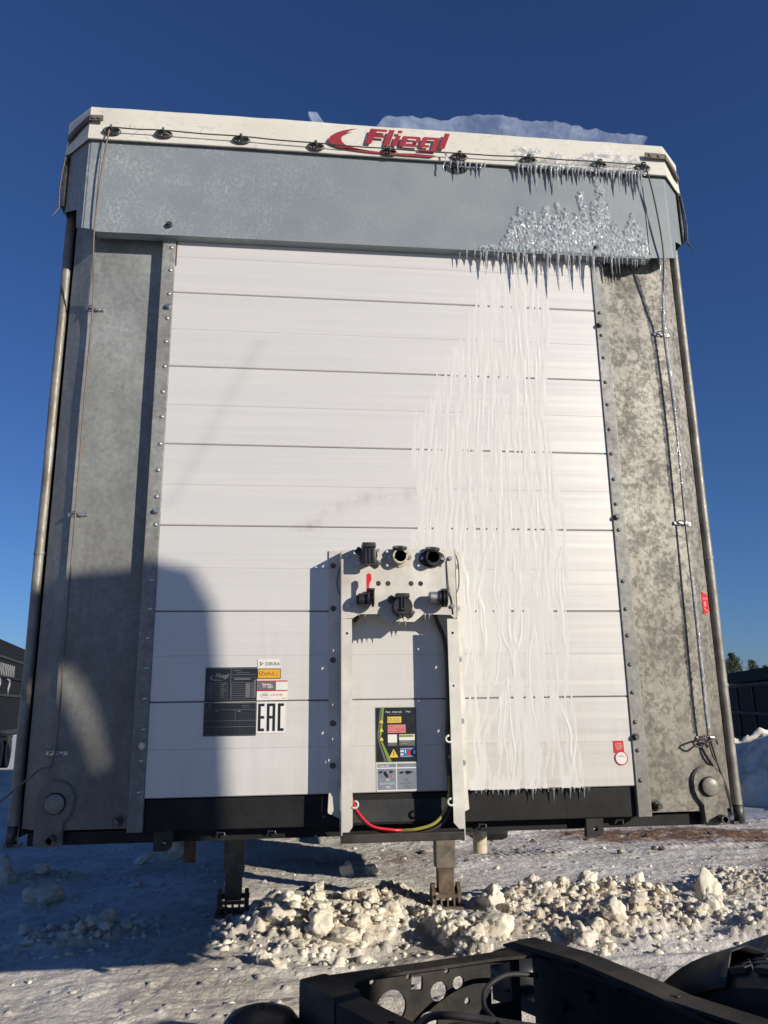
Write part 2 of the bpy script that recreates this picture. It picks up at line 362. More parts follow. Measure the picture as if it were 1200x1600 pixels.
# numpy value noise
def vnoise(x, y, seed=0):
    xi = np.floor(x).astype(np.int64); yi = np.floor(y).astype(np.int64); xf = x-xi; yf = y-yi
    def h(a, b):
        n = (a*374761393+b*668265263+seed*1442695041) & 0xffffffff
        n = ((n ^ (n >> 13))*1274126177) & 0xffffffff
        return ((n ^ (n >> 16)) & 0xffff)/65535.0
    u = xf*xf*(3-2*xf); v = yf*yf*(3-2*yf)
    return (h(xi, yi)*(1-u)+h(xi+1, yi)*u)*(1-v)+(h(xi, yi+1)*(1-u)+h(xi+1, yi+1)*u)*v
def fbm(x, y, o=4, seed=0, g=0.5):
    s = 0; a = 1; t = 0
    for k in range(o):
        s = s+a*vnoise(x*2**k+17.3*k, y*2**k-9.1*k, seed+k); t += a; a *= g
    return s/t
def worley(x, y, seed=0):
    xi = np.floor(x).astype(np.int64); yi = np.floor(y).astype(np.int64); best = np.full(x.shape, 9.0)
    for a in (-1, 0, 1):
        for b in (-1, 0, 1):
            cx, cy = xi+a, yi+b
            n = (cx*374761393+cy*668265263+seed*1442695041) & 0xffffffff; n = ((n ^ (n >> 13))*1274126177) & 0xffffffff; n = n ^ (n >> 16)
            px = cx+(n & 0xff)/255.0; py = cy+((n >> 8) & 0xff)/255.0; w = 0.55+0.9*((n >> 16) & 0xff)/255.0
            best = np.minimum(best, ((x-px)**2+(y-py)**2)/(w*w))
    return np.sqrt(np.clip(1-best, 0, 1))
def sstep(a, b, x):
    t = np.clip((x-a)/(b-a), 0, 1); return t*t*(3-2*t)
def grid_mesh(name, X, Y, Z, keep=None):
    """X, Y, Z: 2-D arrays of the same shape; keep: cell mask"""
    ny, nx = X.shape
    co = np.stack([X, Y, Z], -1).reshape(-1, 3)
    idx = np.arange(ny*nx).reshape(ny, nx)
    q = np.stack([idx[:-1, :-1], idx[:-1, 1:], idx[1:, 1:], idx[1:, :-1]], -1)
    if keep is not None: q = q[keep]
    q = q.reshape(-1, 4)
    if keep is not None:
        used = np.unique(q); mp = np.full(len(co), -1); mp[used] = np.arange(len(used)); co = co[used]; q = mp[q]
    me = bpy.data.meshes.new(name)
    me.vertices.add(len(co)); me.vertices.foreach_set('co', co.astype(np.float32).ravel())
    me.loops.add(q.size); me.loops.foreach_set('vertex_index', q.astype(np.int32).ravel())
    me.polygons.add(len(q)); me.polygons.foreach_set('loop_start', np.arange(0, q.size, 4, dtype=np.int32)); me.polygons.foreach_set('loop_total', np.full(len(q), 4, dtype=np.int32))
    me.update(calc_edges=True); me.validate()
    me.polygons.foreach_set('use_smooth', [True]*len(me.polygons))
    return me

# ================================================================== GROUND
def build_ground():
    def axis(lo, hi, step, far, r=1.18):
        a = list(np.arange(lo, hi+1e-6, step)); s = step; x = a[-1]
        while x < far: s *= r; x += s; a.append(x)
        s = step; x = a[0]; b = []
        while x > -far: s *= r; x -= s; b.append(x)
        return np.array(b[::-1]+a)
    xs = axis(-2.9, 5.2, 0.012, 4000); ys = axis(1.2, 6.6, 0.012, 4000)
    X, Y = np.meshgrid(xs, ys)
    far = sstep(60, 400, np.hypot(X, Y))
    Z = -0.25*sstep(0.9, -0.6, Y)
    Z = Z-0.30*sstep(9, 16, Y)
    Z += 0.10*(fbm(X*0.35, Y*0.35, 3, 3)-0.5)*(1-far)
    Z += 0.035*(fbm(X*2.2, Y*3.5, 4, 5)-0.5)
    Z += 0.022*(fbm(X*9, Y*14, 4, 8, 0.6)-0.5)+0.010*(fbm(X*30, Y*42, 3, 28, 0.65)-0.5)
    ruts = sstep(0.35, 0.75, fbm(X*0.5, Y*0.6, 2, 21))
    Z += 0.012*ruts*np.sin(Y*26+4*fbm(X*0.8, Y*0.8, 2, 30))
    # tread prints running across the yard behind the nose of the trailer
    tr = np.exp(-((Y-(4.9+0.05*X))/0.22)**2)*sstep(0.6, 1.6, X)
    Z += 0.005*tr*np.sin(X*95+12*(Y-4.9))*fbm(X*3, Y*3, 2, 44)*1.6
    # heaps of broken snow: rounded lumps stamped into the surface
    R = np.random.RandomState(4)
    lum = np.zeros_like(Z)
    def ell(cx, cy, rx, ry, a=0.0):
        ca, sa = math.cos(a), math.sin(a)
        return (((X-cx)*ca+(Y-cy)*sa)/rx)**2+((-(X-cx)*sa+(Y-cy)*ca)/ry)**2
    heapf = np.zeros_like(Z)
    heaps = [(-0.15, 2.75, 0.62, 0.72, 0.25, 900, 0.05), (1.75, 2.85, 0.95, 0.75, -0.05, 1300, 0.045), (0.35, 3.35, 0.35, 0.3, 0.0, 120, 0.05), (-1.65, 2.75, 0.42, 0.30, 0.5, 110, 0.01),
             (0.62, 2.35, 0.10, 0.75, 0.18, 110, 0.035), (3.5, 3.4, 1.1, 0.55, 0.2, 260, 0.05), (-2.5, 4.5, 0.5, 0.35, 0.2, 60, 0.02), (3.0, 2.3, 0.8, 0.35, 0.1, 160, 0.05)]
    for (cx, cy, rx, ry, a, n, hh) in heaps:
        e = ell(cx, cy, rx, ry, a); b = np.clip(1-e, 0, 1)
        Z += hh*b**0.8*(0.15+1.35*fbm(X*4.3, Y*4.3, 4, int(cx*10)+40, 0.6)); heapf = np.maximum(heapf, sstep(0, 0.75, b))
        for k in range(n//3):
            th = R.rand()*2*PI; q = math.sqrt(R.rand())*1.1
            ux, uy = math.cos(th)*rx*q, math.sin(th)*ry*q
            px, py = cx+ux*math.cos(a)-uy*math.sin(a), cy+ux*math.sin(a)+uy*math.cos(a)
            r = 0.012+0.022*R.rand()**2.0
            i0, i1 = np.searchsorted(ys, py-r), np.searchsorted(ys, py+r); j0, j1 = np.searchsorted(xs, px-r), np.searchsorted(xs, px+r)
            if i1 <= i0 or j1 <= j0: continue
            dx = X[i0:i1, j0:j1]-px; dy = Y[i0:i1, j0:j1]-py
            h = np.sqrt(np.clip(r*r-dx*dx-dy*dy, 0, None))*(0.9+0.5*R.rand())
            lum[i0:i1, j0:j1] = np.maximum(lum[i0:i1, j0:j1], h)
    near = (X > -3) & (X < 5.4) & (Y > 1.0) & (Y < 7)
    wx = X+0.04*(fbm(X*12, Y*12, 2, 91)-0.5); wy = Y+0.04*(fbm(X*12, Y*12, 2, 92)-0.5)
    lump = 0.020*worley(wx*7, wy*7, 1)+0.028*worley(wx*13, wy*13, 2)+0.024*worley(wx*25, wy*25, 3)+0.013*worley(wx*48, wy*48, 4)
    lump = 0.72*lump*np.where(X < -1.1, 0.5, 1.0)
    Z += np.where(near, heapf*lump*(0.25+1.1*sstep(0.3, 0.65, fbm(X*2.4, Y*2.4, 3, 95))), 0)
    Z += np.where(near, 0.012*worley(wx*20, wy*26, 6)*sstep(0.42, 0.6, fbm(X*1.7, Y*2.1, 3, 96)), 0)
    # scattered crumbs
    for k in range(1100):
        px, py = R.uniform(-2.8, 5.1), R.uniform(1.3, 6.5); r = 0.008+0.016*R.rand()**2.5
        i0, i1 = np.searchsorted(ys, py-r), np.searchsorted(ys, py+r); j0, j1 = np.searchsorted(xs, px-r), np.searchsorted(xs, px+r)
        if i1 <= i0 or j1 <= j0: continue
        h = np.sqrt(np.clip(r*r-(X[i0:i1, j0:j1]-px)**2-(Y[i0:i1, j0:j1]-py)**2, 0, None))
        lum[i0:i1, j0:j1] = np.maximum(lum[i0:i1, j0:j1], h)
    rg = fbm(X*33, Y*33, 3, 77, 0.7)
    Z += lum*(0.5+0.7*rg)+0.030*heapf*(rg-0.5)*2+0.020*heapf*(fbm(X*14, Y*14, 3, 79)-0.5)*2
    # flat trodden path to the right landing leg
    # mound at the right beyond the trailer
    e = ((X-6.9)/1.5)**2+((Y-9.6)/1.5)**2
    me = grid_mesh('ground', X, Y, Z)
    soil = 1.8*np.exp(-((Y-(6.42-0.21*X+0.3*(fbm(X*1.3, Y*0.1, 3, 60)-0.5)))/0.42)**2)*sstep(2.0, 3.0, X)
    soil = np.maximum(soil, 0.9*np.exp(-((Y-(5.0+0.1*X))/0.35)**2)*sstep(2.3, 1.2, np.abs(X-0.1))*fbm(X*3, Y*3, 3, 61)*1.3)
    soil = np.maximum(soil, 0.8*np.exp(-((Y-4.35)/0.2)**2)*sstep(3.2, 4.4, X))
    soil = np.maximum(soil, 0.30*heapf*sstep(0.35, 0.7, fbm(X*4, Y*4, 3, 70)))
    soil = np.maximum(soil, 0.25*sstep(0.5, 0.75, fbm(X*1.1, Y*2.1, 4, 90)))
    icy = 0.85*sstep(6.35, 6.55, Y)*sstep(8.0, 7.2, Y)*sstep(1.5, 2.5, X)
    for nm, arr in (('dirt', soil), ('ice', icy), ('heap', heapf)):
        a = me.attributes.new(nm, 'FLOAT', 'POINT'); a.data.foreach_set('value', arr.astype(np.float32).ravel())
    g = link('ground', me, 'snow'); tag(g, 'snow covered yard with packed, rutted and dirty snow', 'ground', kind='structure')
    def height(x, y):
        i = min(max(int(np.searchsorted(ys, y)), 0), len(ys)-1); j = min(max(int(np.searchsorted(xs, x)), 0), len(xs)-1)
        return float(Z[i, j])
    return height
H = build_ground()

# ================================================================== SEMITRAILER
T = tag(empty('semitrailer', (0, 0, 0)), 'parked white and galvanised curtain semitrailer with red lettered roof tarp seen head on', 'trailer')
SEAMS = [3.22, 2.965, 2.656, 2.346, 2.037, 1.728, 1.418, 1.107]
for k in range(7):                                     # extruded boards with a joint between and a groove at mid height
    z1, z0 = SEAMS[k], SEAMS[k+1]
    g = 0.0013; gm = 0.0007
    zm = (SEAMS[k+1]+0.155) if k == 0 else (z0+z1)/2
    prof = [(0.03, z0+g), (0.003, z0+g), (0.0, z0+g+0.003), (0.0, zm-gm), (0.0012, zm), (0.0, zm+gm), (0.0, z1-g-0.003), (0.003, z1-g), (0.03, z1-g)]
    bm = bmesh.new()
    A = [bm.verts.new((-0.848, y, z)) for y, z in prof]; B = [bm.verts.new((0.848, y, z)) for y, z in prof]
    for i in range(len(prof)-1): bm.faces.new((A[i], B[i], B[i+1], A[i+1]))
    bm.faces.new(A); bm.faces.new(B[::-1])
    fin('wall_board', bm, 'board', T)
bm = bmesh.new(); bx(bm, -0.86, 0.86, 0.062, 0.08, 1.0, 3.6); fin('backing_wall', bm, 'black', T)

def side_x(s, x, y, z): return Vector((s*x, y, z))
panels = {}
for s in (-1, 1):
    # corner panel folded from one sheet
    prof = [(0.855, 0.028), (0.902, 0.028), (0.905, 0.045), (1.172, 0.045), (1.178, 0.048), (1.262, 0.112), (1.266, 0.12), (1.266, 0.26), (1.255, 0.26), (1.255, 0.125), (1.17, 0.060), (0.855, 0.058)]
    bm = bmesh.new(); zs = [1.012, 3.40]
    r0 = [bm.verts.new((s*x, y, zs[0])) for x, y in prof]; r1 = [bm.verts.new((s*x, y, zs[1])) for x, y in prof]
    n = len(prof)
    for i in range(n): bm.faces.new((r0[i], r0[(i+1) % n], r1[(i+1) % n], r1[i]))
    bm.faces.new(r0); bm.faces.new(r1)
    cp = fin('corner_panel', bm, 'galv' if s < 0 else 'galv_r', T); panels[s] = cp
    if s < 0: cp['label'] = 'smooth grey corner panel in shade low down'
    else: cp['label'] = 'spangled weathered corner panel with iced cable'
    # cover strip with its rivets
    bm = bmesh.new(); bx(bm, 0.8485, 0.898, -0.0055, 0.028, 1.005, 3.23, bev=0.002)
    if s < 0: bmesh.ops.scale(bm, vec=(-1, 1, 1), verts=bm.verts)
    st = fin('cover_strip', bm, 'galv_strip', T)
    bm = bmesh.new(); bmesh.ops.create_uvsphere(bm, u_segments=12, v_segments=6, radius=0.0078)
    for v in bm.verts: v.co = Vector((v.co.x, v.co.z*0.62, v.co.y))
    bmesh.ops.delete(bm, geom=[v for v in bm.verts if v.co.y > 0.002], context='VERTS')
    bmesh.ops.recalc_face_normals(bm, faces=bm.faces)
    for f in bm.faces: f.smooth = True
    rv = bpy.data.meshes.new('rivet'); bm.to_mesh(rv); bm.free(); rv.materials.append(M['steel'] if s < 0 else M['darksteel'])
    z = 3.157
    while z > 1.05:
        if abs(z-1.94) > 0.04 and not (s > 0 and z > 3.0):
            o = bpy.data.objects.new('rivet', rv); COL.objects.link(o); o.parent = st
            o.location = (s*(0.865+rnd.uniform(-0.0015, 0.0015)), -0.0055, z+rnd.uniform(-0.003, 0.003)); o.rotation_euler = (0, rnd.random()*6, 0)
        z -= 0.1015
    for z in (2.899, 2.089, 1.277):
        bm = bmesh.new(); cyl(bm, (s*0.863, -0.0055, z), (0, -1, 0), 0.0125, 0.004, 16); cyl(bm, (s*0.863, -0.0095, z), (0, -1, 0), 0.009, 0.010, 6)
        fin('bolt', bm, 'steel' if s < 0 else 'darksteel', st, auto=40)
    # foot: rounded plate with lamp and pipe stub
    if s < 0: continue
for s in (-1, 1):
    out = [(1.094, 1.035), (1.096, 0.980), (1.104, 0.967), (1.178, 0.966), (1.186, 0.976), (1.186, 1.10)]
    out += [(1.125+0.061*math.cos(a), 1.112+0.061*math.sin(a)) for a in np.linspace(0.05, PI-0.05, 18)] + [(1.066, 1.085), (1.074, 1.062)]
    bm = bmesh.new(); plate(bm, [(s*a, b) for a, b in out], [], 0.0, 0.014)
    bmesh.ops.recalc_face_normals(bm, faces=bm.faces)
    rim = [e for e in bm.edges if all(abs(v.co.y) < 1e-5 for v in e.verts) and len(e.link_faces) == 2 and e.calc_face_angle(0) > 1.0]
    bmesh.ops.bevel(bm, geom=rim, offset=0.004, segments=2, affect='EDGES')
    bx(bm, min(s*1.10, s*1.18), max(s*1.10, s*1.18), 0.0135, 0.06, 0.97, 1.15)
    foot = fin('corner_casting', bm, 'galv' if s < 0 else 'galv_r', T, auto=35); foot.location = (s*0.015, 0.031, -0.003)
    lx, lz = s*1.125, 1.100
    bm = bmesh.new(); cyl(bm, (lx, 0.001, lz), (0, -1, 0), 0.0345, 0.007, 32); fin('lamp_rim', bm, 'black', foot, auto=40)
    bm = bmesh.new()
    prev = None
    rings = [(0.0315, 0.0), (0.031, -0.006), (0.024, -0.010), (0.010, -0.0125)]
    RR = []
    for (r, y) in rings: RR.append([bm.verts.new((lx+r*math.cos(2*PI*k/32), -0.006+y, lz+r*math.sin(2*PI*k/32))) for k in range(32)])
    for a, b in zip(RR, RR[1:]):
        for k in range(32): bm.faces.new((a[k], a[(k+1) % 32], b[(k+1) % 32], b[k]))
    bm.faces.new(RR[-1]); bx(bm, lx-0.027, lx+0.027, -0.0192, -0.0165, lz-0.0008, lz+0.0008)
    fin('marker_lamp', bm, 'lens', foot, auto=50)
    bm = bmesh.new()
    c = Vector((s*1.155 if s > 0 else s*1.125, 0.02, 0.990)); o, i = [], []
    tube(bm, [c, c+Vector((0, -0.055, 0))], 0.0145, 18, caps=False); tube(bm, [c, c+Vector((0, -0.055, 0))], 0.0095, 18, caps=False)
    ra = [v for v in bm.verts if abs(v.co.y+0.035) < 1e-4]; bmesh.ops.bridge_loops(bm, edges=[e for e in bm.edges if all(abs(v.co.y+0.035) < 1e-4 for v in e.verts)])
    fin('pipe_stub', bm, 'darksteel', foot, auto=40)
    # gusset and large bolt at the inner bottom corner
    bm = bmesh.new(); plate(bm, [(s*a, b) for a, b in [(0.9, 1.19), (0.955, 1.125), (0.965, 1.115), (0.975, 1.013), (0.903, 1.013), (0.9, 1.05)]], [], 0.037, 0.0445)
    fin('gusset', bm, 'galv' if s < 0 else 'galv_r', T)
    bm = bmesh.new(); cyl(bm, (s*0.936, 0.037, 1.036), (0, -1, 0), 0.019, 0.004, 20); cyl(bm, (s*0.936, 0.033, 1.036), (0, -1, 0), 0.015, 0.012, 6); cyl(bm, (s*0.936, 0.021, 1.036), (0, -1, 0), 0.009, 0.018, 14)
    fin('large_bolt', bm, 'darksteel', T, auto=40)
    # curtain tube on the outer edge
    bm = bmesh.new()
    path = [(s*(1.296+0.0008*math.sin(k)), 0.135, 1.02+k*0.11) for k in range(23)]
    tube(bm, path, [0.0185+(0.003 if k < 1 else 0) for k in range(23)], 14)
    for z in (1.02, 1.07, 1.45, 1.95): tube(bm, [(s*1.296, 0.135, z), (s*1.296, 0.135, z+0.012)], 0.0208, 14)
    ct = fin('curtain_tube', bm, 'tube', T, auto=40)
    bm = bmesh.new(); cyl(bm, (s*1.3, 0.135, 0.955), (0, 0, 1), 0.019, 0.07, 12); bx(bm, min(s*1.27, s*1.32), max(s*1.27, s*1.32), 0.12, 0.16, 0.950, 0.962)
    fin('tensioner_foot', bm, 'darksteel', T)
    # side curtain running back
    bm = bmesh.new(); bx(bm, min(s*1.278, s*1.284), max(s*1.278, s*1.284), 0.15, 13.4, 0.98, 3.6); fin('side_curtain', bm, 'darktarp', T)

# header cap: front, chamfers, side cheeks
def header():
    bm = bmesh.new()
    th = 0.004
    loop_t = [(-1.31, 0.16), (-1.305, 0.075), (-1.238, 0.008), (-1.232, 0.002), (-1.2, -0.030), (-1.15, -0.030), (1.095, -0.030), (1.2, -0.030), (1.232, 0.002), (1.238, 0.008), (1.305, 0.075), (1.31, 0.16)]
    zb = [3.345, 3.34, 3.310, 3.225, 3.206, 3.198, 3.204, 3.210, 3.23, 3.315, 3.345, 3.35]
    T_ = [bm.verts.new((x, y, 3.612)) for x, y in loop_t]; B_ = [bm.verts.new((x, y, z)) for (x, y), z in zip(loop_t, zb)]
    for i in range(len(loop_t)-1): bm.faces.new((T_[i], B_[i], B_[i+1], T_[i+1]))
    # folded lower lip
    L1 = [bm.verts.new((x, y-0.008, z-0.010)) for (x, y), z in list(zip(loop_t, zb))[5:7]]
    L2 = [bm.verts.new((x, y+0.030, z-0.012)) for (x, y), z in list(zip(loop_t, zb))[5:7]]
    bm.faces.new((B_[5], L1[0], L1[1], B_[6])); bm.faces.new((L1[0], L2[0], L2[1], L1[1]))
    bmesh.ops.bevel(bm, geom=[e for e in bm.edges if abs(e.verts[0].co.x-e.verts[1].co.x) < 1e-5 and (abs(abs(e.verts[0].co.x)-1.2) < 1e-4 or abs(abs(e.verts[0].co.x)-1.305) < 1e-4)], offset=0.006, segments=3, affect='EDGES')
    o = fin('header_cap', bm, 'header', T)
    md = o.modifiers.new('thick', 'SOLIDIFY'); md.thickness = 0.003; md.offset = 0
    for x in (-0.873, 0.863):
        b = bmesh.new(); cyl(b, (x, -0.030, 3.236), (0, -1, 0), 0.012, 0.012, 18); cyl(b, (x, -0.042, 3.236), (0, -1, 0), 0.0065, 0.006, 6); fin('header_bolt', b, 'darksteel', o, auto=40)
    # overlapped seam of the sheet at either end
    for xa, xb in ((-1.1535, -1.1465), (1.098, 1.104)):
        b = bmesh.new(); bx(b, xa, xb, -0.0345, -0.0312, 3.22, 3.597); fin('seam_lap', b, 'header', o)
    for s in (-1, 1):                                   # hinge rod with its strap beside the cheek
        b = bmesh.new(); tube(b, [(s*1.318, 0.06, 3.585), (s*1.325, 0.058, 3.50), (s*1.328, 0.056, 3.42), (s*1.322, 0.055, 3.345), (s*1.345, 0.05, 3.30)], [0.004, 0.004, 0.004, 0.004, 0.002], 8)
        bx(b, min(s*1.308, s*1.322), max(s*1.308, s*1.322), 0.062, 0.12, 3.36, 3.60, bev=0.002)
        for z in (3.37, 3.47, 3.57): cyl(b, (s*1.322, 0.075, z), (s, 0, 0), 0.006, 0.006, 8)
        fin('hinge_rod', b, 'darksteel', T, auto=40)
header()

# roof tarp
def roof_tarp():
    def ring(z, out, n_mid=70):
        pts = []
        yb = -0.034-out
        pts += [(-1.322-out*0.5, 0.20), (-1.318-out*0.5, 0.072)]
        pts += [(-1.318+0.112*t, 0.072-(0.106+out)*t) for t in (0.33, 0.66)]
        for k in range(n_mid+1):
            x = -1.205+2.41*k/n_mid; pts.append((x, yb))
        pts += [(1.318-0.112*t, 0.072-(0.106+out)*t) for t in (0.66, 0.33)]
        pts += [(1.318+out*0.5, 0.072), (1.322+out*0.5, 0.20)]
        return [(x, y, z) for x, y in pts]
    levels = [(3.597, 0.008), (3.601, 0.012), (3.610, 0.013), (3.64, 0.009), (3.68, 0.006), (3.72, 0.005), (3.748, 0.005), (3.756, 0.0)]
    bm = bmesh.new(); rows = []
    for li, (z, out) in enumerate(levels):
        row = []
        for (x, y, zz) in ring(z, out):
            w = noise.noise(Vector((x*3.1, zz*9, 1.7)))*0.004+noise.noise(Vector((x*9.0, zz*14, 5.1)))*0.0022
            dz = (noise.noise(Vector((x*2.2, 3.3, 0)))*0.0035 if li < 3 or li > 5 else 0)
            row.append(bm.verts.new((x, y-abs(w)*(1 if y < 0 else 0.4), zz+dz)))
        rows.append(row)
    for a, b in zip(rows, rows[1:]):
        for i in range(len(a)-1): bm.faces.new((a[i], a[i+1], b[i+1], b[i]))
    # roof sheet running back
    back = [bm.verts.new((v.co.x, 13.4, 3.77)) for v in rows[-1]]
    for i in range(len(back)-1): bm.faces.new((rows[-1][i], rows[-1][i+1], back[i+1], back[i]))
    o = fin('roof_tarp', bm, 'tarp', T, auto=35)
    md = o.modifiers.new('thick', 'SOLIDIFY'); md.thickness = 0.002; md.offset = -1
    return o
tarp = roof_tarp()
YT = -0.0535
polys('logo_swoosh', 'logo', [[(-0.134, 3.722), (-0.163, 3.717), (-0.192, 3.709), (-0.221, 3.696), (-0.243, 3.679), (-0.254, 3.662), (-0.252, 3.649), (-0.238, 3.637), (-0.216, 3.628), (-0.172, 3.618), (-0.128, 3.612), (-0.072, 3.609), (-0.017, 3.607), (0.073, 3.6065), (0.174, 3.607), (0.193, 3.617), (0.107, 3.6195), (0.026, 3.6165), (-0.039, 3.617), (-0.083, 3.620), (-0.128, 3.6255), (-0.161, 3.632), (-0.183, 3.641), (-0.196, 3.653), (-0.201, 3.667), (-0.196, 3.683), (-0.183, 3.697), (-0.161, 3.711)]], T, YT)
polys('logo_letter', 'logo', [[(-0.075, 3.727), (-0.007, 3.727), (-0.011, 3.715), (-0.052, 3.715), (-0.057, 3.699), (-0.016, 3.699), (-0.020, 3.686), (-0.063, 3.686), (-0.077, 3.653), (-0.102, 3.653), (-0.083, 3.712), (-0.080, 3.722)]], T, YT)
polys('logo_letter', 'logo', [[(0.0, 3.727), (0.024, 3.727), (-0.001, 3.651), (-0.025, 3.651)]], T, YT)
polys('logo_letter', 'logo', [[(0.038, 3.727), (0.057, 3.727), (0.052, 3.714), (0.034, 3.714)], [(0.029, 3.702), (0.049, 3.702), (0.030, 3.651), (0.009, 3.651)]], T, YT)
polys('logo_letter', 'logo', [[(0.061, 3.702), (0.128, 3.702), (0.134, 3.697), (0.124, 3.674), (0.084, 3.674), (0.088, 3.684), (0.112, 3.684), (0.114, 3.691), (0.078, 3.691), (0.068, 3.662), (0.121, 3.662), (0.117, 3.651), (0.047, 3.651), (0.041, 3.656), (0.054, 3.695)]], T, YT)
polys('logo_letter', 'logo', [[(0.146, 3.704), (0.217, 3.704), (0.194, 3.633), (0.119, 3.633), (0.122, 3.642), (0.173, 3.642), (0.190, 3.691), (0.159, 3.691), (0.149, 3.665), (0.169, 3.665), (0.165, 3.653), (0.132, 3.653), (0.127, 3.658), (0.139, 3.697)]], T, YT)
polys('logo_letter', 'logo', [[(0.236, 3.729), (0.258, 3.728), (0.231, 3.652), (0.209, 3.652)]], T, YT)

# cable rings along the tarp and the two runs of cable
ring_x = [(-1.114, 3.636), (-0.913, 3.638), (-0.606, 3.634), (-0.305, 3.626), (-0.004, 3.622), (0.293, 3.622), (0.59, 3.627), (0.9, 3.627), (1.094, 3.628)]
for i, (x, z) in enumerate(ring_x):
    bm = bmesh.new()
    ey = [(x+0.030*math.cos(a), -0.053, z-0.004+0.0145*math.sin(a)) for a in np.linspace(0, 2*PI, 20, endpoint=False)]
    tube(bm, ey, 0.0055, 8, closed=True)
    st = [(x+0.004*math.sin(a*1.3), -0.058-0.020*math.sin(a), z-0.016+0.034*a/PI) for a in np.linspace(0, PI, 8)]
    tube(bm, st, 0.0036, 7)
    tube(bm, [(x-0.013, -0.057, z-0.012), (x-0.006, -0.070, z+0.002), (x+0.008, -0.066, z-0.002), (x+0.016, -0.056, z+0.006)], 0.004, 7)
    cyl(bm, (x-0.030, -0.050, z-0.004), (0, -1, 0), 0.006, 0.006, 8); cyl(bm, (x+0.030, -0.050, z-0.004), (0, -1, 0), 0.006, 0.006, 8)
    fin('cable_ring', bm, 'darksteel', T, auto=50)
bm = bmesh.new(); pts = []
for i, (x, z) in enumerate(ring_x):
    pts.append((x, -0.066, z+0.004))
    if i < 8: pts.append(((x+ring_x[i+1][0])/2, -0.064, (z+ring_x[i+1][1])/2+0.003))
tube(bm, smooth_path(pts, 3), 0.0026, 6); fin('customs_cable', bm, 'cable', T)

def cleat(x, z, ang=0.0, y=0.045, iced=False):
    bm = bmesh.new()
    Rm = Matrix.Translation((x, y, z)) @ Matrix.Rotation(ang, 4, 'Y')
    bx(bm, -0.036, 0.036, -0.005, 0.0, -0.0075, 0.0075, bev=0.002, mat=Rm)
    def q(p): return Rm @ Vector(p)
    tube(bm, [q(p) for p in smooth_path([(-0.026, -0.004, -0.004), (-0.020, -0.014, 0.006), (-0.004, -0.018, 0.008), (0.006, -0.010, -0.002), (0.016, -0.008, -0.004), (0.026, -0.006, 0.004)], 4)], 0.0028, 6)
    cyl(bm, q((-0.028, -0.005, 0)), (0, -1, 0), 0.005, 0.004, 8); cyl(bm, q((0.028, -0.005, 0)), (0, -1, 0), 0.005, 0.004, 8)
    fin('cable_cleat', bm, 'steel', T, auto=50)
for x, z in [(-1.147, 2.899), (-1.147, 2.082), (1.147, 2.891), (1.150, 2.078), (1.150, 1.263), (-1.150, 1.256)]: cleat(x, z, rnd.uniform(-0.05, 0.05))
bm = bmesh.new(); tube(bm, smooth_path([(-1.118, -0.068, 3.640), (-1.128, -0.066, 3.55), (-1.140, -0.060, 3.40), (-1.150, -0.048, 3.19), (-1.150, -0.02, 3.05), (-1.150, 0.018, 2.899), (-1.152, 0.020, 2.5), (-1.150, 0.020, 2.082), (-1.150, 0.020, 1.7), (-1.150, 0.020, 1.262), (-1.20, 0.03, 1.205), (-1.30, 0.06, 1.125), (-1.345, 0.09, 1.08), (-1.352, 0.10, 1.00), (-1.345, 0.11, 0.98)], 5), 0.0032, 7)
o = fin('side_cable', bm, 'rope', T)
bm = bmesh.new(); tube(bm, smooth_path([(1.100, -0.068, 3.632), (1.115, -0.066, 3.55), (1.135, -0.060, 3.40), (1.150, -0.046, 3.21), (1.146, 0.0, 3.0), (1.147, 0.020, 2.89), (1.156, 0.020, 2.5), (1.152, 0.020, 2.078), (1.150, 0.018, 1.7), (1.150, 0.018, 1.27), (1.185, 0.03, 1.16), (1.225, 0.06, 1.05), (1.245, 0.09, 0.985)], 5), 0.0032, 7)
tube(bm, smooth_path([(1.150, 0.012, 1.272), (1.115, 0.006, 1.265), (1.085, 0.01, 1.25), (1.11, 0.012, 1.235), (1.15, 0.01, 1.258), (1.175, 0.015, 1.26), (1.185, 0.02, 1.243)], 5), 0.0036, 6)
tube(bm, smooth_path([(1.153, 0.014, 1.27), (1.18, 0.03, 1.18), (1.228, 0.06, 1.06), (1.243, 0.085, 1.0)], 5), 0.0036, 6)
fin('side_cable', bm, 'cable', T)
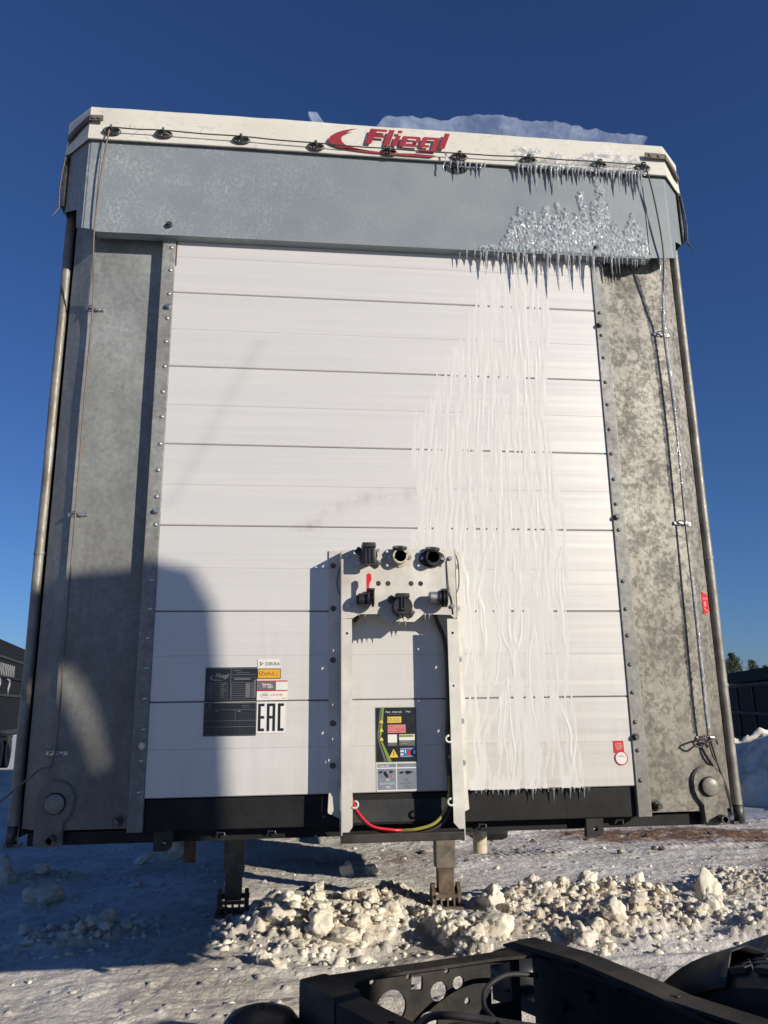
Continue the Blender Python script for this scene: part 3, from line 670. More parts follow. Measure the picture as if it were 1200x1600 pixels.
for s in (-1, 1):                                      # tie straps at the tarp corners
    bm = bmesh.new()
    p = [(s*(1.15 if s < 0 else 1.11), -0.0545, 3.686), (s*1.2, -0.0525, 3.686), (s*1.215, -0.04, 3.683), (s*1.27, 0.012, 3.674), (s*1.312, 0.055, 3.665)]
    for a, b in zip(p, p[1:]):
        a, b = Vector(a), Vector(b); d = (b-a).normalized(); nn = Vector((d.y, -d.x, 0)) * (1 if s > 0 else -1)
        if nn.y > 0: nn = -nn
        vs = [bm.verts.new(q) for q in (a+Vector((0, 0, 0.012)), b+Vector((0, 0, 0.012)), b-Vector((0, 0, 0.012)), a-Vector((0, 0, 0.012)))]
        ws = [bm.verts.new(v.co+nn*0.006) for v in vs]
        bm.faces.new(ws); bm.faces.new(vs[::-1])
        for i in range(4): bm.faces.new((vs[i], vs[(i+1) % 4], ws[(i+1) % 4], ws[i]))
    for t in (0.25, 0.7): 
        c = Vector(p[0]).lerp(Vector(p[1]), t); cyl(bm, (c.x, c.y-0.005, c.z), (0, -1, 0), 0.008, 0.005, 10)
    fin('tie_plate', bm, 'leg', T)
    bm = bmesh.new()                                   # folded edge of the tarp on the chamfer
    tube(bm, smooth_path([(s*1.212, -0.045, 3.676), (s*1.25, -0.012, 3.664), (s*1.29, 0.03, 3.652), (s*1.33, 0.10, 3.645)], 5), 0.0045, 7)
    fin('tarp_cord', bm, 'cable', T)

# main beam, lower frame and lugs
bm = bmesh.new(); bx(bm, -0.8470, 0.8470, 0.012, 0.05, 1.004, 1.1035, bev=0.003); fin('front_beam', bm, 'black', T)
bm = bmesh.new(); bx(bm, -0.18, 0.18, 0.0065, 0.0115, 1.012, 1.085, bev=0.002); fin('wear_plate', bm, 'grime', T)
bm = bmesh.new(); bx(bm, -1.23, 1.23, 0.072, 0.16, 0.962, 1.0025); bx(bm, -1.22, 1.22, 0.16, 13.4, 1.003, 1.10)
for x in (-0.45, 0.45): bx(bm, x-0.06, x+0.06, 0.5, 4.2, 0.90, 1.0); bx(bm, x-0.06, x+0.06, 4.2, 13.0, 0.68, 1.0)
for y in np.arange(0.6, 13, 0.6): bx(bm, -1.2, 1.2, y, y+0.05, 0.90, 1.0)
fin('chassis', bm, 'black', T)
for s, x0 in ((-1, -0.815), (1, 0.665)):
    out = [(x0, 1.003), (x0+0.062, 1.003), (x0+0.062, 0.965)]+[(x0+0.038+0.024*math.cos(a), 0.965+0.024*math.sin(a)) for a in np.linspace(0, -PI/2, 6)]+[(x0, 0.941)]
    bm = bmesh.new(); plate(bm, out, [circ(x0+0.033, 0.968, 0.009, 12)], 0.02, 0.045)
    fin('towing_lug', bm, 'frame', T)
for x in (-0.43, 0.30, 0.80, -0.72+0.12):
    bm = bmesh.new(); tube(bm, [(x-0.012, 0.062, 0.978), (x-0.012, 0.052, 0.990), (x+0.012, 0.05, 0.990), (x+0.013, 0.055, 0.978)], 0.0035, 6); fin('hook', bm, 'steel', T)
bm = bmesh.new(); bx(bm, -0.86, -0.805, 1.17, 1.23, 0.70, 0.95); fin('hanging_post', bm, 'rust', T)
bm = bmesh.new(); cyl(bm, (0.642, 1.6, 0.625), (0, 0, 1), 0.038, 0.38, 18); bx(bm, 0.50, 0.60, 1.55, 1.66, 0.72, 1.0); fin('support_post', bm, 'post', T, auto=40)
bm = bmesh.new(); bx(bm, 0.98, 1.26, 3.3, 4.6, 0.40, 0.92, bev=0.05); fin('tool_box', bm, 'black', T)
bm = bmesh.new(); bx(bm, -1.22, 1.22, 13.4, 13.46, 1.0, 3.7); fin('rear_door', bm, 'darktarp', T)
for y in (8.4, 9.7, 11.0):
    for s in (-1, 1):
        bm = bmesh.new(); cyl(bm, (s*0.85, y, 0.45), (s, 0, 0), 0.5, 0.38, 32); cyl(bm, (s*1.235, y, 0.45), (-s, 0, 0), 0.28, 0.02, 24, 1); fin('wheel', bm, ['rubber', 'steel'], T, auto=40)
bm = bmesh.new()                                        # underrun rail and low struts behind the nose
for s in (-1, 1): bx(bm, s*1.2-0.02, s*1.2+0.02, 4.8, 8.0, 0.55, 0.65); bx(bm, s*1.2-0.02, s*1.2+0.02, 4.8, 8.0, 0.8, 0.88)
fin('side_guard', bm, 'tube', T)

def landing_leg(x, y, zg):
    o = bmesh.new()
    bx(o, x-0.070, x+0.070, y-0.06, y+0.06, zg+0.27, 1.0, bev=0.006)
    leg = fin('landing_leg', o, 'leg', T)
    b = bmesh.new(); bx(b, x-0.056, x+0.056, y-0.048, y+0.048, zg+0.10, zg+0.275, bev=0.004); fin('inner_tube', b, 'rust', leg)
    b = bmesh.new()
    bx(b, x-0.115, x+0.115, y-0.10, y+0.10, zg+0.012, zg+0.028, bev=0.004)
    for s in (-1, 1):
        prof = [(y-0.075, zg+0.028), (y+0.075, zg+0.028), (y+0.055, zg+0.12), (y+0.02, zg+0.165), (y-0.02, zg+0.165), (y-0.055, zg+0.12)]
        xa, xb = x+s*0.078, x+s*0.104
        A = [b.verts.new((xa, yy, zz)) for yy, zz in prof]; B = [b.verts.new((xb, yy, zz)) for yy, zz in prof]
        for i in range(6): b.faces.new((A[i], A[(i+1) % 6], B[(i+1) % 6], B[i]))
        b.faces.new(A); b.faces.new(B)
    bx(b, x-0.078, x+0.078, y-0.085, y-0.070, zg+0.085, zg+0.105)
    for dx in (-0.045, 0.0, 0.045): bx(b, x+dx-0.006, x+dx+0.006, y-0.088, y-0.03, zg+0.028, zg+0.085)
    cyl(b, (x-0.11, y, zg+0.12), (1, 0, 0), 0.016, 0.22, 12)
    fin('foot', b, 'rust', leg)
landing_leg(-0.757, 3.12, H(-0.757, 3.12)+0.0); landing_leg(0.722, 3.10, 0.005)
bm = bmesh.new(); bx(bm, -0.9, 0.9, 3.16, 3.24, 0.80, 0.88); fin('leg_cross_brace', bm, 'leg', T)

# -------- connector bracket
def bracket():
    FY = -0.100
    bm = bmesh.new()
    outer = [(-0.199, 1.932), (0.205, 1.940), (0.205, 1.700), (0.196, 1.690), (0.180, 1.703), (0.085, 1.706), (0.066, 1.690), (0.052, 1.679), (-0.040, 1.679), (-0.056, 1.687), (-0.068, 1.706), (-0.140, 1.706), (-0.163, 1.692), (-0.199, 1.690)]
    holes = [circ(x, 1.813, 0.0092, 14) for x in (-0.073, -0.039, 0.043, 0.077)]
    holes += [circ(x, z, 0.0048, 8) for x, z in [(-0.155, 1.928-0.006), (-0.04, 1.928), (0.035, 1.928), (0.072, 1.928), (0.16, 1.928), (-0.077, 1.878), (-0.04, 1.878), (0.034, 1.877), (0.072, 1.877), (0.150, 1.876), (-0.004, 1.872)]]
    plate(bm, outer, holes, FY-0.004, FY)
    root = fin('connector_bracket', bm, 'bracket', T)
    for s in (-1, 1):                                  # post with chamfered foot, side plate and flange
        x0, x1 = (-0.199, -0.166) if s < 0 else (0.168, 0.203)
        b = bmesh.new()
        if s < 0: o = [(x0, 1.6895), (x0, 1.000), (x1-0.012, 1.000), (x1, 1.016), (x1, 1.6895)]; tabs = []
        else: o = [(x1, 1.6895), (x1, 1.000), (x0+0.018, 1.000), (x0, 1.020), (x0, 1.6895)]
        hs = [circ(s*0.183+(0.0 if s < 0 else 0.003), 1.640, 0.005, 8), circ(s*0.183, 1.46, 0.004, 8)]
        plate(b, o, hs, FY-0.0042, FY-0.0002)
        inx = x1 if s < 0 else x0
        for z in ((1.084,) if s < 0 else (1.084, 1.285)):   # hooked eyes on the inner edge
            arc = [(inx-s*0.006+(-s)*0.012*math.sin(a), FY-0.003, z+0.011*math.cos(a)) for a in np.linspace(0.0, PI*1.25, 9)]
            tube(b, arc, 0.004, 6)
        fin('post', b, 'bracket', root)
        b = bmesh.new()
        # side plate drawn in (y, z), with punched holes and long slots that let the sun through
        sh = [circ(-0.030, 1.905, 0.006, 8), circ(-0.060, 1.918, 0.006, 8), circ(-0.085, 1.925, 0.006, 8)]
        for (yy, zz) in [(-0.028, 1.60), (-0.060, 1.555), (-0.03, 1.415), (-0.058, 1.335), (-0.03, 1.30), (-0.045, 1.235)]: sh.append(circ(yy, zz, 0.0055, 8))
        sh.append([(-0.026, 1.065), (-0.034, 1.055), (-0.046, 1.060), (-0.050, 1.08), (-0.048, 1.125), (-0.040, 1.132), (-0.030, 1.11)])
        so = [(-0.1040, 1.930 if s < 0 else 1.939), (-0.1040, 0.968), (-0.055, 0.955), (-0.004, 1.01), (0.0, 1.03), (-0.001, 1.940)]
        xo = s*(0.199 if s < 0 else 0.203)
        plate(b, so, sh, 0, 0.0035, xf=lambda a, y, z, xo=xo, s=s: Vector((xo+s*y*0+s*y, a, z)))
        fin('side_plate', b, 'bracket', root)
        b = bmesh.new(); wav = []
        zz = 1.948
        while zz > 1.03:
            wav.append((s*(0.240+0.0025*math.sin(zz*37)+0.001*math.sin(zz*91)), zz)); zz -= 0.03
        fo = [(s*0.203, 1.948)]+wav+[(s*0.203, 1.03)]
        plate(b, fo, [], -0.0065, -0.0025); fin('wall_flange', b, 'bracket', root)
        for z in (1.892, 1.737, 1.555, 1.34, 1.20):
            b = bmesh.new(); cyl(b, (s*0.226, -0.0065, z), (0, -1, 0), 0.0105, 0.002, 14); cyl(b, (s*0.226, -0.0085, z), (0, -1, 0), 0.007, 0.006, 6); fin('bolt', b, 'darksteel' if s < 0 else 'steel', root, auto=40)
    for (x, z) in [(-0.180, 1.907), (-0.178, 1.735), (0.185, 1.904), (0.188, 1.733)]:
        b = bmesh.new(); cyl(b, (x, FY-0.004, z), (0, -1, 0), 0.009, 0.002, 14); cyl(b, (x, FY-0.006, z), (0, -1, 0), 0.0065, 0.007, 6); fin('bolt', b, 'steel', root, auto=40)
    b = bmesh.new(); bx(b, -0.200, 0.203, -0.108, -0.085, 0.966, 0.992, bev=0.003); bx(b, -0.198, 0.200, -0.085, -0.01, 0.966, 0.972); fin('bottom_bar', b, 'frame', root)

    def flange(b, x, z, w, h, mi=0, y=FY-0.004, t=0.006):     # lozenge mounting flange
        pts = []
        for k in range(24):
            a = 2*PI*k/24; r = 1.0
            pts.append((x+w*abs(math.cos(a))**1.35*(1 if math.cos(a) > 0 else -1), z+h*(abs(math.sin(a))**0.9)*(1 if math.sin(a) > 0 else -1)))
        plate(b, pts, [], y-t, y, mi)
    Y0 = FY-0.010
    # socket with closed square cap, upper left
    b = bmesh.new(); x, z = -0.110, 1.905
    rot = Matrix.Translation((x, 0, z)) @ Matrix.Rotation(math.radians(35), 4, 'Y') @ Matrix.Translation((-x, 0, -z))
    plate(b, circ(x, z, 0.030, 20), [], Y0-0.045, Y0+0.006)
    bx(b, x-0.050, x+0.050, Y0-0.004, Y0+0.006, z-0.013, z+0.013, bev=0.004, mat=rot)
    bx(b, x-0.024, x+0.024, Y0-0.056, Y0-0.040, z-0.034, z+0.026, bev=0.006)
    bx(b, x-0.024, x+0.024, Y0-0.062, Y0-0.010, z+0.024, z+0.042, bev=0.004)
    for dx in (-0.013, 0.0, 0.013): bx(b, x+dx-0.0025, x+dx+0.0025, Y0-0.060, Y0-0.0555, z-0.030, z+0.020)
    sk = fin('cable_socket', b, 'plastic', root, auto=40); sk['label'] = 'black socket with its square cap shut'
    for a in (0.61, 0.61+PI):
        b = bmesh.new(); cyl(b, (x+0.043*math.cos(a), Y0-0.004, z-0.043*math.sin(a)*-1*0.95), (0, -1, 0), 0.007, 0.006, 6); fin('bolt', b, 'steel', root, auto=40)
    # open sockets with raised lids
    for (x, z, m1, lab) in ((0.002, 1.905, 'beige', 'pale open socket with brass pins'), (0.119, 1.902, 'plastic', 'black open socket with white pins')):
        b = bmesh.new(); flange(b, x, z, 0.047, 0.033)
        tube(b, [(x, Y0, z), (x, Y0-0.034, z)], 0.0265, 22, caps=False); tube(b, [(x, Y0, z), (x, Y0-0.034, z)], 0.0205, 22, caps=False)
        es = [e for e in b.edges if all(abs(v.co.y-(Y0-0.034)) < 1e-5 for v in e.verts)]; bmesh.ops.bridge_loops(b, edges=es)
        lid = [(x-0.026, z+0.024), (x-0.024, z+0.037), (x-0.008, z+0.044), (x+0.008, z+0.044), (x+0.024, z+0.037), (x+0.026, z+0.024)]
        tilt = Matrix.Translation((x, Y0-0.03, z+0.030)) @ Matrix.Rotation(math.radians(-68), 4, 'X')
        for k, (r, t0, t1) in enumerate(((0.026, 0.0, 0.008), (0.020, 0.008, 0.011))):
            c0 = tilt @ Vector((0, t0, 0.012)); c1 = tilt @ Vector((0, t1, 0.012)); tube(b, [c0, c1], r, 20, 1)
        bx(b, x-0.008, x+0.008, Y0-0.034, Y0-0.010, z+0.024, z+0.034, 1)
        s2 = fin('cable_socket', b, [m1, 'plastic'], root, auto=40); s2['label'] = lab
        b = bmesh.new(); cyl(b, (x, Y0-0.002, z), (0, -1, 0), 0.020, 0.006, 20)
        for k in range(6): cyl(b, (x+0.012*math.cos(k*PI/3), Y0-0.008, z+0.012*math.sin(k*PI/3)), (0, -1, 0), 0.0021, 0.020, 6, 1)
        cyl(b, (x, Y0-0.008, z), (0, -1, 0), 0.0021, 0.020, 6, 1)
        fin('socket_pins', b, ['rust' if m1 == 'beige' else 'plastic', 'st_white' if m1 != 'beige' else 'steel'], root)
        for dx in (-0.037, 0.037):
            b = bmesh.new(); cyl(b, (x+dx, Y0, z), (0, -1, 0), 0.0065, 0.006, 6); fin('bolt', b, 'steel', root, auto=40)
    # brake coupling with red lever, lower left
    b = bmesh.new(); x, z = -0.125, 1.758
    cyl(b, (x-0.020, FY-0.035, z-0.006), (1, 0, 0), 0.022, 0.030, 18); cyl(b, (x+0.008, FY-0.037, z), (1, 0, 0), 0.029, 0.009, 20); cyl(b, (x+0.026, FY-0.037, z), (1, 0, 0), 0.032, 0.006, 20)
    cyl(b, (x+0.014, FY-0.037, z), (1, 0, 0), 0.016, 0.014, 16); bx(b, x-0.026, x+0.004, FY-0.035, FY, z-0.018, z+0.010)
    bx(b, x+0.010, x+0.034, FY-0.066, FY-0.010, z+0.022, z+0.030, bev=0.002)
    c = fin('air_coupling', b, 'plastic', root, auto=40); c['label'] = 'left air coupling with red lever'
    b = bmesh.new(); rv_ = [(x+0.006, z+0.012), (x+0.014, z+0.012), (x+0.016, z+0.045), (x+0.024, z+0.062), (x+0.022, z+0.080), (x+0.013, z+0.084), (x+0.006, z+0.078)]
    plate(b, rv_, [], FY-0.052, FY-0.044); fin('red_lever', b, 'red', root)
    # right air coupling
    b = bmesh.new(); x, z = 0.133, 1.760
    cyl(b, (x-0.030, FY-0.035, z), (1, 0, 0), 0.0205, 0.030, 20); cyl(b, (x-0.033, FY-0.035, z), (1, 0, 0), 0.017, 0.004, 20)
    cyl(b, (x, FY-0.036, z-0.002), (1, 0, 0), 0.026, 0.010, 20, 1); cyl(b, (x+0.014, FY-0.038, z-0.004), (1, 0, 0), 0.031, 0.005, 20, 1); cyl(b, (x+0.024, FY-0.038, z-0.004), (1, 0, 0), 0.031, 0.005, 20, 1)
    bx(b, x-0.012, x+0.020, FY-0.035, FY, z-0.018, z+0.010, 1); bx(b, x+0.008, x+0.030, FY-0.066, FY-0.010, z+0.020, z+0.027, 1)
    c = fin('air_coupling', b, ['steel', 'plastic'], root, auto=40); c['label'] = 'right air coupling with bare metal drum'
    # large capped socket in the middle
    b = bmesh.new(); x, z = 0.006, 1.732
    rot = Matrix.Translation((x, 0, z)) @ Matrix.Rotation(math.radians(35), 4, 'Y') @ Matrix.Translation((-x, 0, -z))
    bx(b, x-0.052, x+0.052, Y0-0.004, Y0+0.006, z-0.014, z+0.014, bev=0.004, mat=rot)
    plate(b, circ(x, z-0.004, 0.034, 22), [], Y0-0.036, Y0+0.006); plate(b, circ(x, z-0.004, 0.029, 22), [], Y0-0.044, Y0-0.036)
    tube(b, [(x+0.0305*math.cos(a), Y0-0.040, z-0.004+0.0305*math.sin(a)) for a in np.linspace(0, 2*PI, 22, endpoint=False)], 0.004, 6, closed=True)
    bx(b, x-0.024, x+0.024, Y0-0.050, Y0-0.008, z+0.024, z+0.040, bev=0.003)
    for dx in (-0.005, 0.005): bx(b, x+dx-0.002, x+dx+0.002, Y0-0.052, Y0-0.044, z-0.010, z+0.026)
    bx(b, x-0.009, x+0.009, Y0-0.056, Y0-0.044, z-0.018, z-0.012)
    for dx in (-0.018, 0.0, 0.016): tube(b, [(x+dx, Y0-0.030, z-0.034), (x+dx+0.002, Y0-0.032, z-0.052)], [0.004, 0.001], 6)
    c = fin('cable_socket', b, 'plastic', root, auto=40); c['label'] = 'large round black socket with ribbed cap'
    # hoses hanging through the bracket
    for nm, mt, pp, r, lab in (('air_hose', 'red', [(-0.172, -0.03, 1.16), (-0.166, -0.045, 1.10), (-0.145, -0.06, 1.055), (-0.10, -0.07, 1.012), (-0.03, -0.07, 0.998), (0.0, -0.06, 0.995)], 0.0050, 'red air hose'),
                          ('air_hose', 'yellowhose', [(0.172, -0.03, 1.16), (0.168, -0.045, 1.11), (0.150, -0.06, 1.055), (0.11, -0.07, 1.015), (0.05, -0.07, 0.998), (0.0, -0.05, 0.992)], 0.0055, 'yellow air hose'),
                          ('air_hose', 'cable', [(0.174, -0.035, 1.15), (0.176, -0.05, 1.10), (0.16, -0.06, 1.045), (0.125, -0.065, 1.005), (0.07, -0.06, 0.985), (0.02, -0.05, 0.98)], 0.0055, 'black air hose'),
                          ('air_hose', 'cable', [(-0.172, -0.025, 1.12), (-0.160, -0.04, 1.07), (-0.12, -0.05, 1.02), (-0.06, -0.05, 0.99), (0.02, -0.05, 0.984)], 0.005, 'black air hose'),
                          ('air_hose', 'cable', [(0.11, -0.08, 1.76), (0.14, -0.05, 1.69), (0.175, -0.02, 1.60), (0.18, -0.014, 1.4), (0.172, -0.012, 1.25), (0.178, -0.014, 1.1)], 0.008, 'black air hose'),
                          ('air_hose', 'cable', [(-0.11, -0.08, 1.74), (-0.15, -0.05, 1.69), (-0.188, -0.03, 1.60), (-0.19, -0.03, 1.3), (-0.186, -0.03, 1.1)], 0.008, 'black air hose')):
        b = bmesh.new(); tube(b, smooth_path(pp, 6), r, 8); h = fin(nm, b, mt, root); h['label'] = lab
    b = bmesh.new(); tube(b, smooth_path([(0.205, -0.098, 1.925), (0.222, -0.07, 1.89), (0.226, -0.05, 1.82), (0.212, -0.06, 1.78)], 6), 0.0022, 6)
    tube(b, smooth_path([(0.172, -0.106, 1.895), (0.176, -0.108, 1.80), (0.186, -0.107, 1.755), (0.190, -0.106, 1.705)], 6), 0.0018, 6)
    tube(b, smooth_path([(-0.205, -0.05, 1.88), (-0.215, -0.05, 1.82), (-0.206, -0.06, 1.78)], 6), 0.0022, 6)
    fin('tie_wire', b, 'cable', root)
bracket()

# -------- stickers
YS = -0.0012
def sticker(name, x0, x1, z0, z1, mat, label=None, y=YS):
    bm = bmesh.new(); bx(bm, x0, x1, y-0.0008, y, z0, z1); o = fin(name, bm, mat, T)
    if label: o['label'] = label
    return o
Y1, Y2, Y3 = YS-0.0010, YS-0.0018, YS-0.0026
# upper data plate
p = sticker('data_plate', -0.666, -0.490, 1.4195, 1.533, 'st_black', 'upper black data plate with tables')
text('lettering', 'Fliegl', -0.634, 1.498, 0.0205, 'st_line', p, Y1, shear=0.25, sx=1.1)
polys('swoosh', 'st_line', [[(-0.634, 1.509), (-0.648, 1.502), (-0.652, 1.496), (-0.640, 1.489), (-0.600, 1.489), (-0.640, 1.492), (-0.646, 1.497), (-0.643, 1.502)]], p, Y1+0.0008)
L = [(-0.664, -0.492, 1.5285, 1.5293), (-0.5795, -0.5787, 1.424, 1.5285), (-0.577, -0.494, 1.508, 1.5087), (-0.577, -0.494, 1.4985, 1.499), (-0.66, -0.492, 1.4235, 1.4241), (-0.6585, -0.6580, 1.425, 1.481), (-0.5905, -0.5899, 1.425, 1.481), (-0.576, -0.5754, 1.425, 1.482)]
for k in range(8):
    z = 1.481-k*0.0073; L += [(-0.657, -0.592, z, z+0.0006), (-0.574, -0.502, z, z+0.0006)]
rects('ruled_lines', 'st_line', L, p, Y1)
rects('printed_bars', 'st_grey', [(-0.567, -0.511, 1.4905, 1.4955), (-0.528, -0.512, 1.430, 1.479), (-0.500, -0.493, 1.43, 1.49)], p, Y1)
R2 = np.random.RandomState(5)
rects('fine_print', 'st_line', [(-0.572+0.0, -0.572+R2.uniform(0.02, 0.05), 1.5215, 1.5225), (-0.56, -0.515, 1.514, 1.5148)]+[(-0.508+q*0.004, -0.506+q*0.004, 1.432+k*0.0073, 1.4345+k*0.0073) for k in range(7) for q in (0, 1)]+[(-0.652, -0.652+R2.uniform(0.006, 0.014), 1.4325+k*0.0073, 1.4337+k*0.0073) for k in range(7)]+[(-0.614, -0.614+R2.uniform(0.012, 0.02), 1.4325+k*0.0073, 1.4337+k*0.0073) for k in range(7)], p, Y2)
# lower data plate
p = sticker('data_plate', -0.667, -0.489, 1.3035, 1.4145, 'st_black', 'lower black data plate with fine tables')
L = [(-0.665, -0.491, 1.3905, 1.3911), (-0.665, -0.491, 1.3535, 1.3541), (-0.665, -0.491, 1.3335, 1.3341), (-0.665, -0.491, 1.3055, 1.3061), (-0.664, -0.4915, 1.411, 1.4116), (-0.5605, -0.5599, 1.354, 1.3905), (-0.6235, -0.6229, 1.306, 1.3335), (-0.665, -0.6644, 1.306, 1.411), (-0.4916, -0.491, 1.306, 1.411)]
rects('ruled_lines', 'st_line', L, p, Y1)
L = []
for k in range(13): L.append((-0.662, -0.494, 1.3095+k*0.0078, 1.3099+k*0.0078))
for k in range(7): L.append((-0.545+k*0.0075, -0.5446+k*0.0075, 1.307, 1.3895))
rects('fine_print', 'st_pale', L, p, Y1)
text('lettering', 'CE', -0.653, 1.4015, 0.009, 'st_line', p, Y1)
rects('fine_print', 'st_line', [(-0.660, -0.636, 1.3985, 1.3990), (-0.540, -0.515, 1.404, 1.4045), (-0.537, -0.512, 1.3985, 1.399), (-0.640, -0.637, 1.384, 1.387), (-0.628, -0.618, 1.385, 1.3865), (-0.552, -0.543, 1.384, 1.3865)], p, Y1)
# stickers to the right of the plates
p = sticker('inspection_sticker', -0.488, -0.412, 1.530, 1.560, 'st_white', 'white sticker reading DEKRA')
text('lettering', 'DEKRA', -0.463, 1.5385, 0.0165, 'st_grey', p, Y1, sx=0.98, bold=0.0003)
polys('emblem', 'st_grey', [[(-0.481, 1.552), (-0.467, 1.545), (-0.481, 1.5365), (-0.483, 1.5395), (-0.472, 1.545), (-0.479, 1.5485)], [(-0.481, 1.552), (-0.478, 1.549), (-0.478, 1.542), (-0.481, 1.541)]], p, Y1+0.0008)
p = sticker('yellow_sticker', -0.488, -0.408, 1.4935, 1.527, 'st_black', 'yellow sticker with handwriting')
rects('yellow_field', 'st_orange', [(-0.486, -0.410, 1.4955, 1.525)], p, Y1)
bm = bmesh.new()
for q in ([(-0.482, 1.517), (-0.481, 1.503), (-0.469, 1.503), (-0.4705, 1.517), (-0.482, 1.517)], [(-0.479, 1.512), (-0.476, 1.506), (-0.466, 1.519)], [(-0.462, 1.516), (-0.463, 1.503), (-0.460, 1.510), (-0.452, 1.512), (-0.455, 1.503), (-0.449, 1.519), (-0.447, 1.504), (-0.441, 1.513), (-0.439, 1.504), (-0.433, 1.520), (-0.434, 1.504), (-0.428, 1.506)], [(-0.464, 1.510), (-0.446, 1.512)], [(-0.426, 1.511), (-0.421, 1.510), (-0.425, 1.503), (-0.420, 1.504)]):
    tube(bm, [(a, Y2, b) for a, b in q], 0.0007, 5)
fin('handwriting', bm, 'st_black', p)
p = sticker('service_sticker', -0.489, -0.384, 1.4205, 1.4875, 'st_white', 'red and white service sticker')
rects('red_bars', 'st_red', [(-0.489, -0.384, 1.483, 1.487), (-0.489, -0.384, 1.4510, 1.4545)], p, Y1); rects('grey_field', 'st_grey', [(-0.488, -0.424, 1.4548, 1.4828)], p, Y1)
text('lettering', 'Service', -0.471, 1.4705, 0.0105, 'st_white', p, Y2, bold=0.0003); text('lettering', '24/7', -0.453, 1.4615, 0.0105, 'st_white', p, Y2, bold=0.0003); rects('fine_print', 'st_white', [(-0.471, -0.457, 1.4645, 1.466)], p, Y2)
text('lettering', '00800 - 6 78 78 700', -0.471, 1.435, 0.0098, 'st_red', p, Y1, sx=0.86); rects('fine_print', 'st_red', [(-0.466, -0.452, 1.4452, 1.4458)], p, Y1); rects('yellow_tab', 'st_yellow', [(-0.402, -0.388, 1.4245, 1.4285)], p, Y1)
polys('swoosh', 'st_pink', [[(-0.470, 1.4445), (-0.477, 1.439), (-0.477, 1.434), (-0.468, 1.4295), (-0.430, 1.4265), (-0.468, 1.4308), (-0.4745, 1.4345), (-0.4745, 1.439)]], p, Y1+0.0008)
p = sticker('approval_sticker', -0.488, -0.389, 1.3105, 1.4135, 'st_white', 'white sticker with tall black EAC mark')
w = 0.0062
x0 = -0.483
rects('mark_letter', 'st_black', [(x0, x0+0.009, 1.3175, 1.4095), (x0+0.009, x0+0.0215, 1.4005, 1.4095), (x0+0.009, x0+0.0215, 1.359, 1.368), (x0+0.009, x0+0.0215, 1.3175, 1.3265)], p, Y1)
x0 = -0.453
rects('mark_letter', 'st_black', [(x0, x0+0.009, 1.3175, 1.4095), (x0+0.0195, x0+0.0285, 1.3175, 1.4095), (x0+0.009, x0+0.0195, 1.4005, 1.4095), (x0+0.009, x0+0.0195, 1.359, 1.368)], p, Y1)
x0 = -0.4155
rects('mark_letter', 'st_black', [(x0, x0+0.009, 1.3175, 1.4095), (x0+0.009, x0+0.0205, 1.4005, 1.4095), (x0+0.009, x0+0.0205, 1.3175, 1.3265)], p, Y1)
# safety board inside the bracket
p = sticker('safety_sticker', -0.077, 0.066, 1.2075, 1.391, 'st_green', 'black safety sticker with coloured fields inside bracket'); rects('black_field', 'st_black', [(-0.0755, 0.0645, 1.209, 1.3895)], p, Y1)
polys('green_stripe', 'st_green', [[(-0.054, 1.3890), (-0.047, 1.3890), (-0.056, 1.300), (-0.061, 1.292), (-0.061, 1.290), (-0.022, 1.2095), (-0.036, 1.2095), (-0.062, 1.281), (-0.065, 1.292)]], p, Y1-0.0001+0.0); polys('grey_stripe', 'st_grey', [[(-0.061, 1.3885), (-0.055, 1.3885), (-0.067, 1.300), (-0.065, 1.28), (-0.040, 1.2100), (-0.048, 1.2100), (-0.0705, 1.286), (-0.0715, 1.300)]], p, Y1-0.0001)
text('lettering', 'Fliegl - simply safe', -0.042, 1.3725, 0.0085, 'st_white', p, Y2, sx=0.92); rects('fine_print', 'st_line', [(-0.030, 0.012, 1.3665, 1.3672)], p, Y2)
text('lettering', 'Fliegl', 0.030, 1.3735, 0.0072, 'st_white', p, Y2, shear=0.2)
rects('yellow_field', 'st_yellow', [(-0.036, 0.013, 1.338, 1.359)], p, Y2); rects('pink_field', 'st_pink', [(-0.035, 0.028, 1.304, 1.332)], p, Y2)
rects('white_field', 'st_white', [(-0.035, -0.003, 1.272, 1.299), (0.0045, 0.059, 1.279, 1.299)], p, Y2); rects('grey_field', 'st_grey', [(-0.035, -0.003, 1.261, 1.2712), (0.0045, 0.059, 1.261, 1.2785)], p, Y2); rects('blue_field', 'st_blue', [(0.0065, 0.059, 1.223, 1.254)], p, Y2)
polys('warning_triangle', 'st_yellow', [[(-0.0315, 1.2225), (0.0005, 1.2225), (-0.0155, 1.251)]], p, Y2)
for z in (1.343, 1.314, 1.284): polys('warning_triangle', 'st_yellow', [[(-0.0645, z-0.005), (-0.0495, z-0.005), (-0.057, z+0.008)]], p, Y2)
bm = bmesh.new(); tube(bm, [(-0.028+0.006*math.cos(a), Y3, 1.349+0.006*math.sin(a)) for a in np.linspace(0, 2*PI, 12, endpoint=False)], 0.0008, 4, closed=True)
tube(bm, [(-0.018, Y3, 1.228), (-0.013, Y3, 1.234), (-0.018, Y3, 1.238), (-0.013, Y3, 1.243)], 0.0012, 4)
for q in ([(-0.01, 1.308), (0.004, 1.308), (0.004, 1.317), (-0.01, 1.317)], [(0.01, 1.312), (0.017, 1.318), (0.022, 1.312)]): tube(bm, [(a, Y3, b) for a, b in q], 0.0006, 4)
fin('pictogram', bm, 'st_black', p); rects('fine_print', 'st_grey', [(-0.017, 0.008, z, z+0.0012) for z in (1.343, 1.347, 1.353)]+[(-0.031, -0.016, z, z+0.001) for z in (1.309, 1.317, 1.325)], p, Y3)
